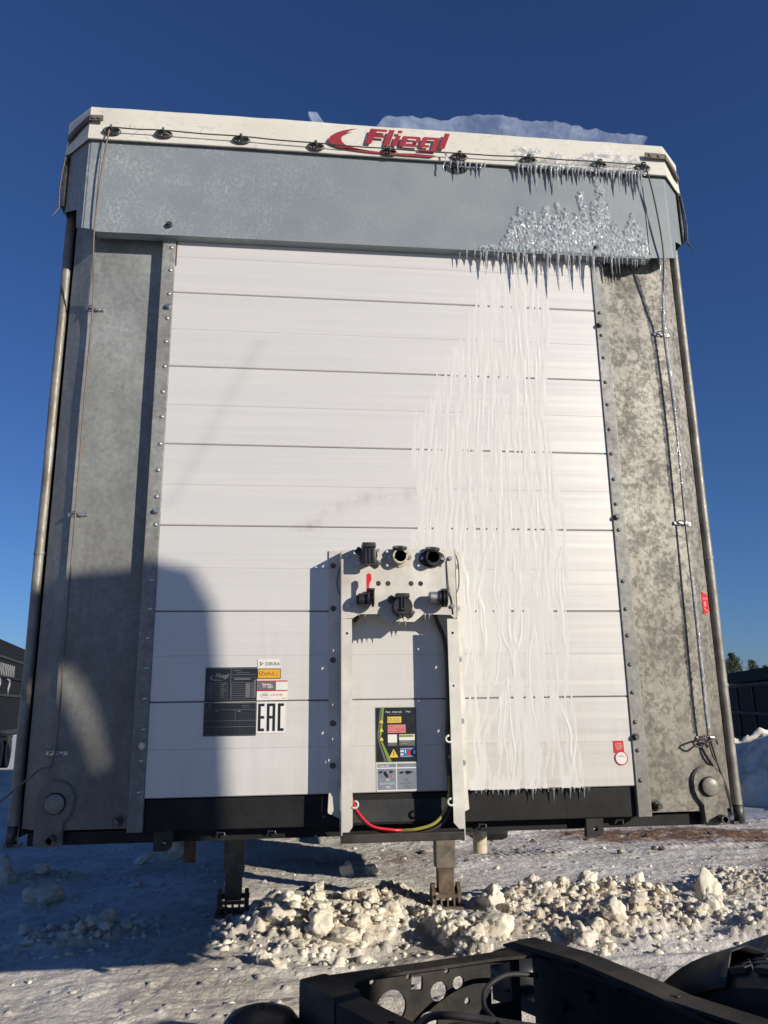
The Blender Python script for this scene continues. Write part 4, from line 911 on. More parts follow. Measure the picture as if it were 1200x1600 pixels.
rects('fine_print', 'st_white', [(0.008+0.0, 0.055, 1.2505, 1.2515), (0.008, 0.020, 1.240, 1.2465), (0.024, 0.027, 1.235, 1.248), (0.008, 0.018, 1.2295, 1.235), (0.008, 0.05, 1.2252, 1.2262)], p, Y3); rects('fine_print', 'st_red', [(0.033, 0.047, 1.231, 1.246)], p, Y3)
rects('fine_print', 'st_line', [(0.009, 0.045, 1.2735, 1.2755), (0.009, 0.032, 1.267, 1.269), (-0.031, -0.008, 1.267, 1.268)], p, Y3); rects('fine_print', 'st_green', [(0.006, 0.055, 1.290, 1.2975)], p, Y3)
p = sticker('brake_system_sticker', -0.076, 0.066, 1.112, 1.2050, 'st_white', 'grey and white brake system sticker')
rects('blue_header', 'st_mid', [(-0.072, -0.008, 1.190, 1.2025), (-0.004, 0.063, 1.190, 1.2025)], p, Y1); rects('grey_field', 'st_mid', [(-0.072, -0.008, 1.117, 1.186), (-0.004, 0.063, 1.117, 1.186)], p, Y1)
text('lettering', 'Trailer EBS', -0.070, 1.1925, 0.0095, 'st_white', p, Y2, sx=0.9); text('lettering', 'EBS', -0.044, 1.1465, 0.009, 'st_white', p, Y2); text('lettering', 'ALB z-TV (CDT)', -0.066, 1.1345, 0.0085, 'st_white', p, Y2, sx=0.9); text('lettering', 'ABS', -0.044, 1.1225, 0.009, 'st_white', p, Y2)
text('lettering', 'EBS', 0.020, 1.1465, 0.009, 'st_grey', p, Y2); text('lettering', 'ALB (CDT)', 0.004, 1.1345, 0.0085, 'st_grey', p, Y2); text('lettering', 'ABS', 0.022, 1.1225, 0.009, 'st_grey', p, Y2)
polys('pictogram', 'st_black', [[(-0.068, 1.176), (-0.058, 1.180), (-0.055, 1.175), (-0.064, 1.170)], [(-0.052, 1.176), (-0.044, 1.178), (-0.034, 1.160), (-0.040, 1.156), (-0.048, 1.164)], [(-0.030, 1.181), (-0.014, 1.176), (-0.030, 1.170)], [(0.004, 1.174), (0.016, 1.177), (0.016, 1.169), (0.004, 1.169)], [(0.020, 1.174), (0.032, 1.179), (0.052, 1.173), (0.032, 1.166)]], p, Y2)
polys('warning_triangle', 'st_pink', [[(-0.025, 1.158), (-0.013, 1.158), (-0.019, 1.168)]], p, Y2)
# red service sticker at lower right
p = sticker('red_sticker', 0.779, 0.816, 1.222, 1.2635, 'st_red', 'small red sticker above the white ring')
for k, tx in enumerate(('In unserer', 'Fachwerkst.', 'zu prüfende', 'Bauteile')): text('lettering', tx, 0.7975, 1.2525-k*0.0063, 0.0062, 'st_white', p, Y1, 'CENTER', sx=0.85)
bm = bmesh.new(); plate(bm, circ(0.8035, 1.2035, 0.0245, 32), [], YS-0.0012, YS-0.0004); q_ = fin('round_sticker', bm, 'st_red', T); q_['label'] = 'round white sticker with red rim'
bm = bmesh.new(); plate(bm, circ(0.8035, 1.2035, 0.0205, 32), [], YS-0.0020, YS-0.0013); fin('white_disc', bm, 'st_white', q_)
rects('fine_print', 'st_grey', [(0.797, 0.810, 1.213, 1.2142), (0.790, 0.8175, 1.209, 1.2102)], q_, YS-0.0021)
# red and white marker on the right bevel
bm = bmesh.new()
def bev(u, z, off=0.0): # u along the bevel 0..1 between (1.178,.049) and (1.252,.122)
    return Vector((1.178+0.084*u+off*0.61, 0.048+0.064*u-off*0.79, z))
def quad_on_bevel(bm, u0, u1, z0, z1, z2, z3, off):
    bm.faces.new([bm.verts.new(bev(u, z, off)) for u, z in ((u0, z0), (u1, z1), (u1, z2), (u0, z3))])
quad_on_bevel(bm, 0.45, 0.95, 1.725, 1.735, 1.805, 1.815, 0.0015); mk = fin('reflective_marker', bm, 'st_red', T, recalc=False)
bm = bmesh.new(); quad_on_bevel(bm, 0.5, 0.9, 1.783, 1.785, 1.792, 1.79, 0.0022); quad_on_bevel(bm, 0.55, 0.75, 1.755, 1.757, 1.778, 1.776, 0.0022); quad_on_bevel(bm, 0.55, 0.9, 1.745, 1.735, 1.74, 1.751, 0.0022); fin('marker_print', bm, 'st_pink', mk, recalc=False)

# grime and rust streak at top left board corner
bm = bmesh.new(); bx(bm, -0.8480, -0.8425, -0.0018, -0.0004, 3.08, 3.19); fin('rust_stain', bm, 'rust', T)
# dented disc on header under the logo
bm = bmesh.new(); plate(bm, [(0.285+0.052*math.cos(a), 3.592+0.042*math.sin(a)) for a in np.linspace(PI*1.05, PI*1.95, 16)], [], -0.0335, -0.0318); fin('round_patch', bm, 'grime', T)

# ================================================================== ICE
def icicle(x, y, z, L, r, label, group, m='ice'):
    bm = bmesh.new(); n = max(5, int(L/0.011)); pts = []; rr = []
    sx, sy = rnd.uniform(-0.02, 0.02), rnd.uniform(-0.01, 0.01)
    for k in range(n+1):
        t = k/n
        pts.append((sx*L*t*4*0.3+rnd.uniform(-1, 1)*0.0006, sy*L*t, -L*t)); rr.append(max(0.0007, r*(1-t)**0.62*(1+0.16*math.sin(k*1.9+x*50))*(2.1 if k == 0 else 1.35 if k == 1 else 1)))
    tube(bm, pts, rr, 8)
    o = fin('icicle', bm, m, smooth=True); o.location = (x, y, z); tag(o, label, 'icicle', group); return o
R3 = random.Random(11)
gB = 'icicles hanging from the lower edge of the grey header'
xs = []
x = 0.285
while x < 1.075:
    xs.append(x); x += R3.choice((0.006, 0.010, 0.016, 0.024))*R3.uniform(0.8, 1.2)
longs = {0.395: 0.10, 0.53: 0.155, 0.60: 0.11, 0.655: 0.12, 0.70: 0.165, 0.745: 0.12, 0.80: 0.125, 0.84: 0.13, 0.915: 0.09, 0.955: 0.07}
used = set()
for x in xs:
    L = R3.uniform(0.02, 0.075) if 0.33 < x < 0.97 else R3.uniform(0.02, 0.05)
    r = R3.uniform(0.0018, 0.0050)
    for lx, ll in longs.items():
        if abs(x-lx) < 0.011 and lx not in used: L = ll; r = 0.0062; used.add(lx)
    if x < 0.50: lab = ('long' if L > 0.06 else 'short')+' thin icicle at left end of the row above the white boards'
    elif x < 0.85: lab = ('long thick' if L > 0.09 else 'medium' if L > 0.045 else 'short')+' icicle in the dense row above the white boards'
    else: lab = ('long' if L > 0.06 else 'short')+' icicle hanging in front of the right galvanised panel'
    icicle(x, -0.036+R3.uniform(-0.004, 0.012), 3.192, L, r, lab, gB)
gT = 'icicles hanging from the tarp edge over the header'
x = 0.545
while x < 1.10:
    L = R3.uniform(0.02, 0.07)
    if R3.random() < 0.28: L = R3.uniform(0.08, 0.125)
    icicle(x, -0.052, 3.600, L, 0.0030+L*0.030, ('long' if L > 0.075 else 'short')+' icicle under the iced tarp edge at the right', gT); x += R3.uniform(0.010, 0.024)
for x, L in [(0.255, 0.03), (0.285, 0.074), (0.30, 0.02), (0.318, 0.035), (0.337, 0.03), (0.365, 0.04), (0.385, 0.05), (0.40, 0.045)]:
    icicle(x, -0.050, 3.595, L, 0.0042, ('longest of the small icicles' if L > 0.07 else 'small icicle')+' right below the end of the red logo', gT)
gL = 'icicles below the bottom board'
for k in range(22):
    x = 0.27+k*0.0195+R3.uniform(-0.006, 0.006); L = R3.uniform(0.006, 0.022)
    if k in (10, 14, 17, 20): L = R3.uniform(0.035, 0.055)
    icicle(x, -0.003, 1.108, L, 0.003, ('longer' if L > 0.03 else 'tiny')+' icicle below the bottom white board', gL)
for k, (x, L) in enumerate([(-0.14, 0.008), (-0.12, 0.010), (-0.02, 0.012), (0.0, 0.016), (0.02, 0.02), (0.09, 0.022), (0.105, 0.018)]):
    icicle(x, -0.102, 1.682 if abs(x) < 0.05 else 1.705, L, 0.0026, 'tiny icicle under the connector plate', 'icicles under the connector plate')
# cable end dangling with ice, right of the logo
bm = bmesh.new(); tube(bm, smooth_path([(0.228, -0.066, 3.628), (0.236, -0.070, 3.605), (0.232, -0.066, 3.585), (0.222, -0.06, 3.565), (0.222, -0.058, 3.548)], 5), 0.003, 6); fin('cable_end', bm, 'steel', T)

ORD = 'first second third fourth fifth sixth seventh eighth ninth tenth eleventh twelfth thirteenth fourteenth fifteenth sixteenth seventeenth eighteenth nineteenth twentieth'.split()
_by = {}
for o in COL.objects:
    if o.get('category') == 'icicle': _by.setdefault((o['group'], o['label']), []).append(o)
for (g_, l_), os_ in _by.items():
    os_.sort(key=lambda q: q.location.x)
    if 1 < len(os_):
        for k, o in enumerate(os_):
            o['label'] = ORD[min(k, 19)]+' from left, '+l_ if k < 20 else ORD[min(19, len(os_)-1-k)]+' from right, '+l_

def heightfield(name, x0, x1, z0, z1, step, fn, base_y, mat, keep_min=0.0004):
    xs_ = np.arange(x0, x1, step); zs_ = np.arange(z0, z1, step)
    X, Z = np.meshgrid(xs_, zs_); Hh = fn(X, Z)
    Yv = base_y-Hh
    k = Hh > keep_min; kk = k[:-1, :-1] | k[:-1, 1:] | k[1:, 1:] | k[1:, :-1]
    me = grid_mesh(name, X, Yv, Z, kk)
    return link(name, me, mat)
# frozen run-off on the white boards
def glaze(X, Z):
    top = 3.12-0.9*np.clip(0.42-X, 0, 1)-0.35*np.clip(X-0.52, 0, 1)
    left = 0.30-0.26*sstep(2.95, 2.35, Z)+0.20*sstep(2.1, 1.45, Z)+0.02*np.sin(Z*9); right = 0.635+0.02*np.sin(Z*7)+0.015*(fbm(Z*8, X*0, 2, 9)-0.5)*2-0.04*sstep(1.6, 1.1, Z)*0
    edge = 0.05*(fbm(X*6, Z*5, 3, 4)-0.5)
    m = sstep(left-0.02, left+0.10, X+edge)*sstep(right+0.012, right-0.012, X+edge*0.5)*sstep(top+0.02, top-0.04, Z+edge)
    dx = 0.016*(fbm(X*4, Z*5, 3, 12)-0.5)-(Z-2.0)*0.10*np.clip(0.62-X, 0, 0.6)*2
    u = (X+dx)
    ridg = fbm(u*112+0.9*fbm(X*20, Z*12, 2, 6), Z*10.0, 2, 15)   # narrow wandering rivulets
    h = sstep(0.34, 0.74, ridg)*0.00055*(0.45+0.8*fbm(u*60, Z*26, 2, 33))
    h = h*(0.6+0.6*sstep(0.3, 0.62, fbm(X*7, Z*2.0, 3, 71)))
    lowm = sstep(1.95, 1.5, Z)
    ridg2 = fbm(u*20+0.8*fbm(X*6, Z*7, 2, 3), Z*2.4, 2, 51)
    per = np.abs(((ridg2*3.0) % 1.0)-0.5)*2
    h2 = sstep(0.78, 0.98, per)*0.0013*(0.4+fbm(X*30, Z*20, 2, 5)*0.9)*(0.15+0.9*sstep(0.38, 0.6, fbm(X*9, Z*1.5, 2, 88)))
    h = np.maximum(h*(1-0.35*lowm), h2*sstep(2.5, 1.6, Z))
    return h*m
o = heightfield('frozen_runoff', 0.02, 0.69, 1.108, 3.10, 0.0024, glaze, 0.00001, 'glaze', 0.00007); tag(o, 'thin ridged sheet of frozen runoff down the right half of the white boards', 'ice')
# crust of frozen bubbles on the header
def crust(X, Z):
    Rr = np.random.RandomState(3); h = np.zeros_like(X)
    cols = [(0.50, 3.30), (0.52, 3.36), (0.55, 3.41), (0.585, 3.36), (0.60, 3.39), (0.63, 3.36), (0.66, 3.42), (0.695, 3.38), (0.71, 3.44), (0.745, 3.42), (0.765, 3.36), (0.79, 3.40), (0.815, 3.50), (0.83, 3.38), (0.85, 3.35), (0.872, 3.46), (0.895, 3.56), (0.91, 3.54), (0.905, 3.45), (0.94, 3.30), (0.955, 3.37), (0.975, 3.32), (1.0, 3.33), (1.02, 3.36), (1.035, 3.41), (1.055, 3.36), (1.075, 3.33), (1.085, 3.29), (0.47, 3.24), (0.44, 3.22), (0.41, 3.22), (0.38, 3.215), (0.62, 3.25)]
    for cx, top in cols:
        n = int((top-3.2)*420)
        for k in range(n):
            t = Rr.rand(); z = 3.2+(top-3.2)*t; w = 0.006+0.020*(1-t)**0.7
            x = cx+Rr.normal()*w; r = 0.0035+0.0065*Rr.rand()*(1-0.4*t)
            d = (X-x)**2+((Z-z)/1.25)**2
            h = np.where(d < r*r, np.maximum(h, np.sqrt(np.clip(r*r-d, 0, None))*0.9+0.002), h)
    return h
def crust_fast(X, Z):
    h = np.zeros_like(X); Rr = np.random.RandomState(3)
    xs_, zs_ = X[0], Z[:, 0]
    cols = [(0.50, 3.30), (0.52, 3.36), (0.55, 3.41), (0.585, 3.36), (0.60, 3.39), (0.63, 3.36), (0.66, 3.42), (0.695, 3.38), (0.71, 3.44), (0.745, 3.42), (0.765, 3.36), (0.79, 3.40), (0.815, 3.50), (0.83, 3.38), (0.85, 3.35), (0.872, 3.46), (0.895, 3.56), (0.91, 3.54), (0.905, 3.45), (0.94, 3.30), (0.955, 3.37), (0.975, 3.32), (1.0, 3.33), (1.02, 3.36), (1.035, 3.41), (1.055, 3.36), (1.075, 3.33), (1.085, 3.29), (0.47, 3.24), (0.44, 3.22), (0.41, 3.22), (0.38, 3.215), (0.62, 3.25)]
    for cx, top in cols:
        for k in range(int((top-3.2)*520)):
            t = Rr.rand(); z = 3.205+(top-3.205)*t; w = 0.004+0.014*(1-t)**0.7
            x = cx+Rr.normal()*w; r = 0.0032+0.0060*Rr.rand()*(1-0.4*t)
            if x > 1.093: continue
            i0, i1 = np.searchsorted(zs_, z-r*1.3), np.searchsorted(zs_, z+r*1.3); j0, j1 = np.searchsorted(xs_, x-r), np.searchsorted(xs_, x+r)
            d = (X[i0:i1, j0:j1]-x)**2+((Z[i0:i1, j0:j1]-z)/1.25)**2
            hh = np.where(d < r*r, np.sqrt(np.clip(r*r-d, 0, None))*0.95+0.002, 0)
            h[i0:i1, j0:j1] = np.maximum(h[i0:i1, j0:j1], hh)
    return h
o = heightfield('ice_crust', 0.34, 1.10, 3.19, 3.59, 0.0018, crust_fast, -0.0315, 'crust', 0.0004); tag(o, 'glittering crust of frozen bubbles on the right of the grey header', 'ice')
def tarpice(X, Z):
    h = np.clip(fbm(X*42, Z*60, 3, 8)-0.46, 0, 1)*0.03
    m = sstep(0.50, 0.62, X)*sstep(1.12, 1.08, X)*sstep(3.70, 3.66, Z+0.02*(fbm(X*9, Z*0, 2, 1)-0.5))
    low = np.exp(-((Z-3.603)/0.010)**2)*(0.006+0.01*fbm(X*50, Z*20, 2, 4))*sstep(0.53, 0.58, X)*sstep(1.11, 1.09, X)
    return np.maximum(h*m, low)
o = heightfield('tarp_ice', 0.48, 1.13, 3.59, 3.71, 0.0022, tarpice, -0.0500, 'crust', 0.0006); tag(o, 'lumpy ice frozen along the tarp edge beside the right corner', 'ice')
# ice along the right hand cable
bm = bmesh.new(); pts = smooth_path([(1.146, -0.035, 3.20), (1.147, 0.0, 3.0), (1.149, 0.012, 2.88), (1.156, 0.014, 2.6), (1.154, 0.014, 2.40), (1.153, 0.014, 2.2)], 16); 
tube(bm, [(p.x+rnd.uniform(-1, 1)*0.002, p.y, p.z) for p in pts], [0.0055+rnd.random()*0.004 if k < 60 else 0.0038+rnd.random()*0.002 for k in range(len(pts))], 8)
o = fin('cable_ice', bm, 'crust', smooth=True); tag(o, 'sleeve of ice round the right cable below the header', 'ice')
bm = bmesh.new(); pts = smooth_path([(1.151, 0.012, 1.86), (1.151, 0.012, 1.7), (1.150, 0.012, 1.5), (1.150, 0.012, 1.30)], 24)
tube(bm, [(p.x+rnd.uniform(-1, 1)*0.003, p.y, p.z) for p in pts], [0.0038+rnd.random()*0.0045 for k in range(len(pts))], 8)
o = fin('cable_ice', bm, 'crust', smooth=True); tag(o, 'sleeve of ice round the lower right cable above its knot', 'ice')

# ice slab and shard standing on the roof
def slab(name, outline, y, thick, lean, label):
    bm = bmesh.new()
    xs_ = np.linspace(min(p[0] for p in outline), max(p[0] for p in outline), 120 if len(outline) > 6 else 10)
    top = sorted([p for p in outline if p[2] == 't']); bot = sorted([p for p in outline if p[2] == 'b'])
    R5 = np.random.RandomState(9)
    nz = 14 if len(outline) > 6 else 5
    F, Bk = [], []
    for x in xs_:
        zt = np.interp(x, [p[0] for p in top], [p[1] for p in top]); zb = np.interp(x, [p[0] for p in bot], [p[1] for p in bot])
        zt += 0.009*noise.noise(Vector((x*28, 0, 0)))+0.004*noise.noise(Vector((x*75, 3, 0)))
        c1, c2 = [], []
        for j in range(nz+1):
            t = j/nz; z = zb+(max(zt, zb+0.002)-zb)*t
            w = 0.006*noise.noise(Vector((x*6, z*8, 2)))+0.002*noise.noise(Vector((x*22, z*25, 4)))
            yy = y+lean*t
            edge = thick*(1-0.6*t**4)
            c1.append(bm.verts.new((x, yy+w, z))); c2.append(bm.verts.new((x, yy+w+edge, z)))
        F.append(c1); Bk.append(c2)
    for i in range(len(xs_)-1):
        for j in range(nz):
            bm.faces.new((F[i][j], F[i+1][j], F[i+1][j+1], F[i][j+1])); bm.faces.new((Bk[i][j], Bk[i][j+1], Bk[i+1][j+1], Bk[i+1][j]))
        bm.faces.new((F[i][nz], F[i+1][nz], Bk[i+1][nz], Bk[i][nz])); bm.faces.new((F[i][0], Bk[i][0], Bk[i+1][0], F[i+1][0]))
    for C1, C2 in ((F[0], Bk[0]), (F[-1], Bk[-1])):
        for j in range(nz): bm.faces.new((C1[j], C1[j+1], C2[j+1], C2[j]))
    o = fin(name, bm, 'slab', smooth=False, auto=50); tag(o, label, 'ice slab')
slab('ice_slab', [(-0.092, 3.760, 't'), (-0.008, 3.895, 't'), (0.05, 3.901, 't'), (0.105, 3.905, 't'), (0.147, 3.899, 't'), (0.185, 3.905, 't'), (0.218, 3.900, 't'), (0.25, 3.893, 't'), (0.275, 3.895, 't'), (0.319, 3.923, 't'), (0.392, 3.935, 't'), (0.479, 3.946, 't'), (0.566, 3.943, 't'), (0.62, 3.928, 't'), (0.683, 3.932, 't'), (0.801, 3.930, 't'), (0.874, 3.914, 't'), (0.92, 3.90, 't'), (0.963, 3.912, 't'), (1.006, 3.893, 't'), (1.06, 3.89, 't'), (1.112, 3.893, 't'), (1.202, 3.893, 't'),
      (-0.092, 3.758, 'b'), (1.12, 3.758, 'b'), (1.202, 3.885, 'b')], 0.045, 0.012, 0.02, 'long cloudy slab of ice standing on the roof edge above the logo')
slab('ice_shard', [(-0.335, 3.872, 't'), (-0.300, 3.868, 't'), (-0.225, 3.765, 't'), (-0.335, 3.845, 'b'), (-0.30, 3.758, 'b'), (-0.225, 3.758, 'b')], 0.02, 0.014, 0.02, 'small pointed ice shard on the roof left of the logo')

# ================================================================== SNOW CHUNKS
def chunk_mesh(seed, sub=4, flat=0.0):
    bm = bmesh.new(); bmesh.ops.create_icosphere(bm, subdivisions=sub, radius=1.0)
    R = random.Random(seed); off = Vector((R.uniform(-50, 50), R.uniform(-50, 50), R.uniform(-50, 50)))
    cuts = [(Vector((R.gauss(0, 1), R.gauss(0, 1), R.gauss(0, 1))).normalized(), R.uniform(0.6, 0.9)) for _ in range(4)]
    for v in bm.verts:
        d = v.co.normalized(); r = 1.0+0.42*noise.noise(d*1.5+off)+0.26*noise.noise(d*3.2+off)+0.15*noise.noise(d*6.5+off)+0.08*noise.noise(d*13+off)
        p = d*r
        for n_, c in cuts:
            k = p.dot(n_)
            if k > c: p -= n_*(k-c)*0.85
        v.co = Vector((p.x, p.y, p.z*0.85))
    me = bpy.data.meshes.new('snow_chunk'); bm.to_mesh(me); bm.free(); me.materials.append(M['chunk'])
    me.polygons.foreach_set('use_smooth', [True]*len(me.polygons)); return me
CH = [chunk_mesh(k) for k in range(9)]
def put_chunk(x, y, r, label, group=None, sink=0.25, k=None, sz=(1, 1, 1), rot=None):
    o = bpy.data.objects.new('snow_chunk', CH[rnd.randrange(9) if k is None else k]); COL.objects.link(o)
    o.location = (x, y, H(x, y)+r*(0.6-sink)); o.scale = (r*sz[0], r*sz[1], r*sz[2]); o.rotation_euler = rot or (rnd.uniform(-0.5, 0.5), rnd.uniform(-0.5, 0.5), rnd.uniform(0, 6.28))
    tag(o, label, 'snow chunk', group); return o
put_chunk(-2.17, 3.72, 0.125, 'large round snow lump in the shade at far left, before the trailer', k=1, sz=(1.05, 1, 0.85))
put_chunk(-2.75, 4.35, 0.15, 'snow lump at the left picture edge in the shade', k=2)
put_chunk(-2.45, 4.55, 0.07, 'small snow lump beside the lump at the left edge', k=5)
put_chunk(-1.52, 5.55, 0.17, 'angular white snow block under the left front of the trailer', k=3, sz=(0.8, 0.8, 1.0))
put_chunk(-1.75, 5.3, 0.08, 'low snow lump left of the angular block under the trailer', k=4, sz=(1.5, 1, 0.5))
put_chunk(-1.60, 4.15, 0.05, 'flat pale snow crumb in the shaded yard', k=6, sz=(1.5, 1, 0.5))
put_chunk(0.10, 4.28, 0.07, 'pointed lit snow chunk right of the shaded chunk between the legs', k=0, sz=(0.8, 0.8, 1.2))
put_chunk(0.32, 4.33, 0.065, 'shaded snow chunk between the landing legs', k=7)
put_chunk(-0.17, 3.75, 0.06, 'bright snow chunk beside the left landing foot', k=8, sz=(1.3, 1, 0.7))
put_chunk(2.62, 3.02, 0.15, 'tilted wedge shaped snow slab on the right heap', k=3, sz=(0.75, 0.5, 1.25), rot=(0.1, 0.5, 0.6))
put_chunk(0.92, 2.42, 0.105, 'biggest rounded lump at the left end of the right heap', k=1)
put_chunk(1.40, 2.20, 0.075, 'rounded lump at the near edge of the right heap', k=2)
put_chunk(1.02, 2.92, 0.085, 'pointed lump at the back left of the right heap', k=0, sz=(0.8, 0.8, 1.2))
put_chunk(1.65, 2.38, 0.08, 'brownish lump in the middle of the right heap', k=4)
put_chunk(-0.42, 2.62, 0.09, 'rounded lump on the left side of the left heap', k=6)
put_chunk(-0.18, 2.35, 0.095, 'tall lump at the near side of the left heap', k=5, sz=(0.9, 0.9, 1.2))
put_chunk(0.30, 2.75, 0.085, 'yellowish lump on the right side of the left heap', k=7)
put_chunk(-0.50, 2.02, 0.05, 'small dirty lump in front of the left heap', k=8)
put_chunk(-0.42, 1.93, 0.04, 'flat dirty lump in front of the left heap', k=2, sz=(1.4, 1, 0.6))
def rubble(name, cx, cy, rx, ry, a, n, seed, label, r0=0.010, r1=0.045, p=3.0):
    R = np.random.RandomState(seed); src = []
    for k in range(6):
        m_ = chunk_mesh(300+k, 2); co = np.empty(len(m_.vertices)*3); m_.vertices.foreach_get('co', co)
        tr_ = np.empty(len(m_.polygons)*3, dtype=np.int64); m_.polygons.foreach_get('vertices', tr_); src.append((co.reshape(-1, 3), tr_.reshape(-1, 3))); bpy.data.meshes.remove(m_)
    VV, FF, off = [], [], 0
    for k in range(n):
        th = R.rand()*2*PI; q = R.rand()**0.6*1.12; ux, uy = math.cos(th)*rx*q, math.sin(th)*ry*q
        x, y = cx+ux*math.cos(a)-uy*math.sin(a), cy+ux*math.sin(a)+uy*math.cos(a); r_ = r0+(r1-r0)*R.rand()**p
        co, tr_ = src[R.randint(6)]
        Rm = np.array(Matrix.Rotation(R.rand()*6.28, 3, 'Z') @ Matrix.Rotation(R.rand()*6.28, 3, 'X'))
        w = (co @ Rm.T)*r_*np.array([R.uniform(0.8, 1.3), R.uniform(0.8, 1.2), R.uniform(0.6, 1.0)])+np.array([x, y, H(x, y)+r_*R.uniform(-0.55, 0.25)])
        VV.append(w); FF.append(tr_+off); off += len(co)
    V = np.concatenate(VV); F = np.concatenate(FF); me = bpy.data.meshes.new(name)
    me.vertices.add(len(V)); me.vertices.foreach_set('co', V.astype(np.float32).ravel()); me.loops.add(F.size); me.loops.foreach_set('vertex_index', F.astype(np.int32).ravel())
    me.polygons.add(len(F)); me.polygons.foreach_set('loop_start', np.arange(0, F.size, 3, dtype=np.int32)); me.polygons.foreach_set('loop_total', np.full(len(F), 3, dtype=np.int32))
    me.update(calc_edges=True); me.polygons.foreach_set('use_smooth', [True]*len(F))
    o = link(name, me, 'chunk'); tag(o, label, 'snow rubble', kind='stuff')
rubble('snow_rubble', -0.15, 2.75, 0.66, 0.74, 0.25, 300, 1, 'small crumbs of broken snow filling the heap by the left foot')
rubble('snow_rubble', 1.75, 2.85, 1.0, 0.78, -0.05, 430, 2, 'small crumbs of broken snow filling the heap right of the right foot')
rubble('snow_rubble', -1.65, 2.75, 0.5, 0.36, 0.5, 130, 3, 'small crumbs of the shaded snow heap at left')
rubble('snow_rubble', 0.62, 2.35, 0.09, 0.72, 0.18, 160, 4, 'small crumbs of the narrow snow ridge below the right foot', 0.008, 0.03)
rubble('snow_rubble', 3.3, 3.2, 1.5, 1.1, 0.0, 420, 5, 'small snow crumbs strewn to the right of the right heap', 0.006, 0.03)
rubble('snow_rubble', 0.6, 3.4, 3.2, 2.2, 0.0, 900, 6, 'loose snow crumbs strewn over the packed yard', 0.004, 0.022, 4.0)
def where(dx, dy):
    a = 'left end' if dx < -0.6 else 'left part' if dx < -0.2 else 'middle' if dx < 0.2 else 'right part' if dx < 0.6 else 'right end'
    return ('back edge, ' if dy > 0.5 else 'near edge, ' if dy < -0.5 else 'core, ')+a
for nm, (cx, cy, rx, ry), n, place, g in (('a', (-0.15, 2.75, 0.60, 0.62), 60, 'of the left hand heap', 'lumps of the left snow heap'), ('b', (1.75, 2.85, 0.95, 0.66), 80, 'of the right hand heap', 'lumps of the right snow heap'), ('c', (-1.65, 2.75, 0.40, 0.28), 22, 'of the shaded heap', 'lumps of the shaded snow heap'), ('d', (0.62, 2.35, 0.09, 0.68), 30, 'of the narrow ridge', 'lumps of the narrow snow ridge'), ('e', (3.3, 3.2, 1.3, 0.8), 34, 'of the loose scatter', 'snow lumps scattered at right')):
    for k in range(n):
        th = rnd.uniform(0, 2*PI); q = math.sqrt(rnd.random()); r = rnd.uniform(0.014, 0.028)+0.055*rnd.random()**3.5
        if nm in 'cde': r *= 0.8
        dx, dy = math.cos(th)*q, math.sin(th)*q; hz_ = rnd.uniform(0.6, 1.15)
        size = 'big' if r > 0.045 else 'medium' if r > 0.026 else 'small'; shp = 'flat' if hz_ < 0.75 else 'upright' if hz_ > 1.0 else 'round'
        put_chunk(cx+dx*rx, cy+dy*ry, r, '%s %s snow lump, %s %s' % (size, shp, where(dx, dy), place), g, sink=rnd.uniform(0.1, 0.5), sz=(rnd.uniform(0.8, 1.3), rnd.uniform(0.8, 1.2), hz_))
# dark crumbs
for k in range(16):
    x, y = rnd.uniform(0.5, 4.0), rnd.uniform(4.2, 6.2)
    o = bpy.data.objects.new('dirt_clod', CH[k % 9].copy()); o.data.materials[0] = M['rust']; COL.objects.link(o); r = rnd.uniform(0.012, 0.032); o.location = (x, y, H(x, y)+r*0.4); o.scale = (r, r, r*0.8); tag(o, 'small brown clod of frozen dirt on the packed snow', 'dirt clod', 'brown dirt clods behind the heaps')

# snow pile beside the trailer at right
def snow_pile(name, cx, cy, rx, ry, h, seed, label, n=70):
    xs_ = np.linspace(-1.15, 1.15, n); X, Y = np.meshgrid(xs_, xs_)
    e = X**2+Y**2; b = np.clip(1-e, 0, 1)
    Z = h*(b**0.7)*(0.55+0.75*fbm(X*2.3+5, Y*2.3, 3, seed))+0.16*h*(np.clip(fbm(X*7, Y*7, 3, seed+9), 0.35, 1)-0.5)*np.sign(b)*2*np.clip(b*4, 0, 1)-0.04
    base = H(cx, cy)
    me = grid_mesh(name, cx+X*rx, cy+Y*ry, base+Z)
    o = link(name, me, 'chunk'); tag(o, label, 'snow pile'); return o
snow_pile('snow_pile', 7.25, 9.3, 1.35, 1.1, 0.95, 5, 'tall bluish snow pile below the dark trailer at the right edge')
snow_pile('snow_pile', 6.15, 8.2, 0.75, 0.55, 0.50, 15, 'bright sunlit snow pile beside the right corner of the trailer')
snow_pile('snow_pile', 6.9, 7.3, 1.2, 0.4, 0.22, 25, 'low lumpy bank of snow before the bright pile')
snow_pile('snow_pile', -7.2, 12.5, 1.5, 2.2, 0.75, 35, 'shaded snow bank under the dark trailer at the left edge')

# ================================================================== TRACTOR (camera stands beside its rear frame)
TR = tag(empty('tractor_truck', (0.06, -0.42, -0.25), math.radians(-150.0)), 'black truck chassis seen from above at the bottom, its cab behind the camera', 'truck')
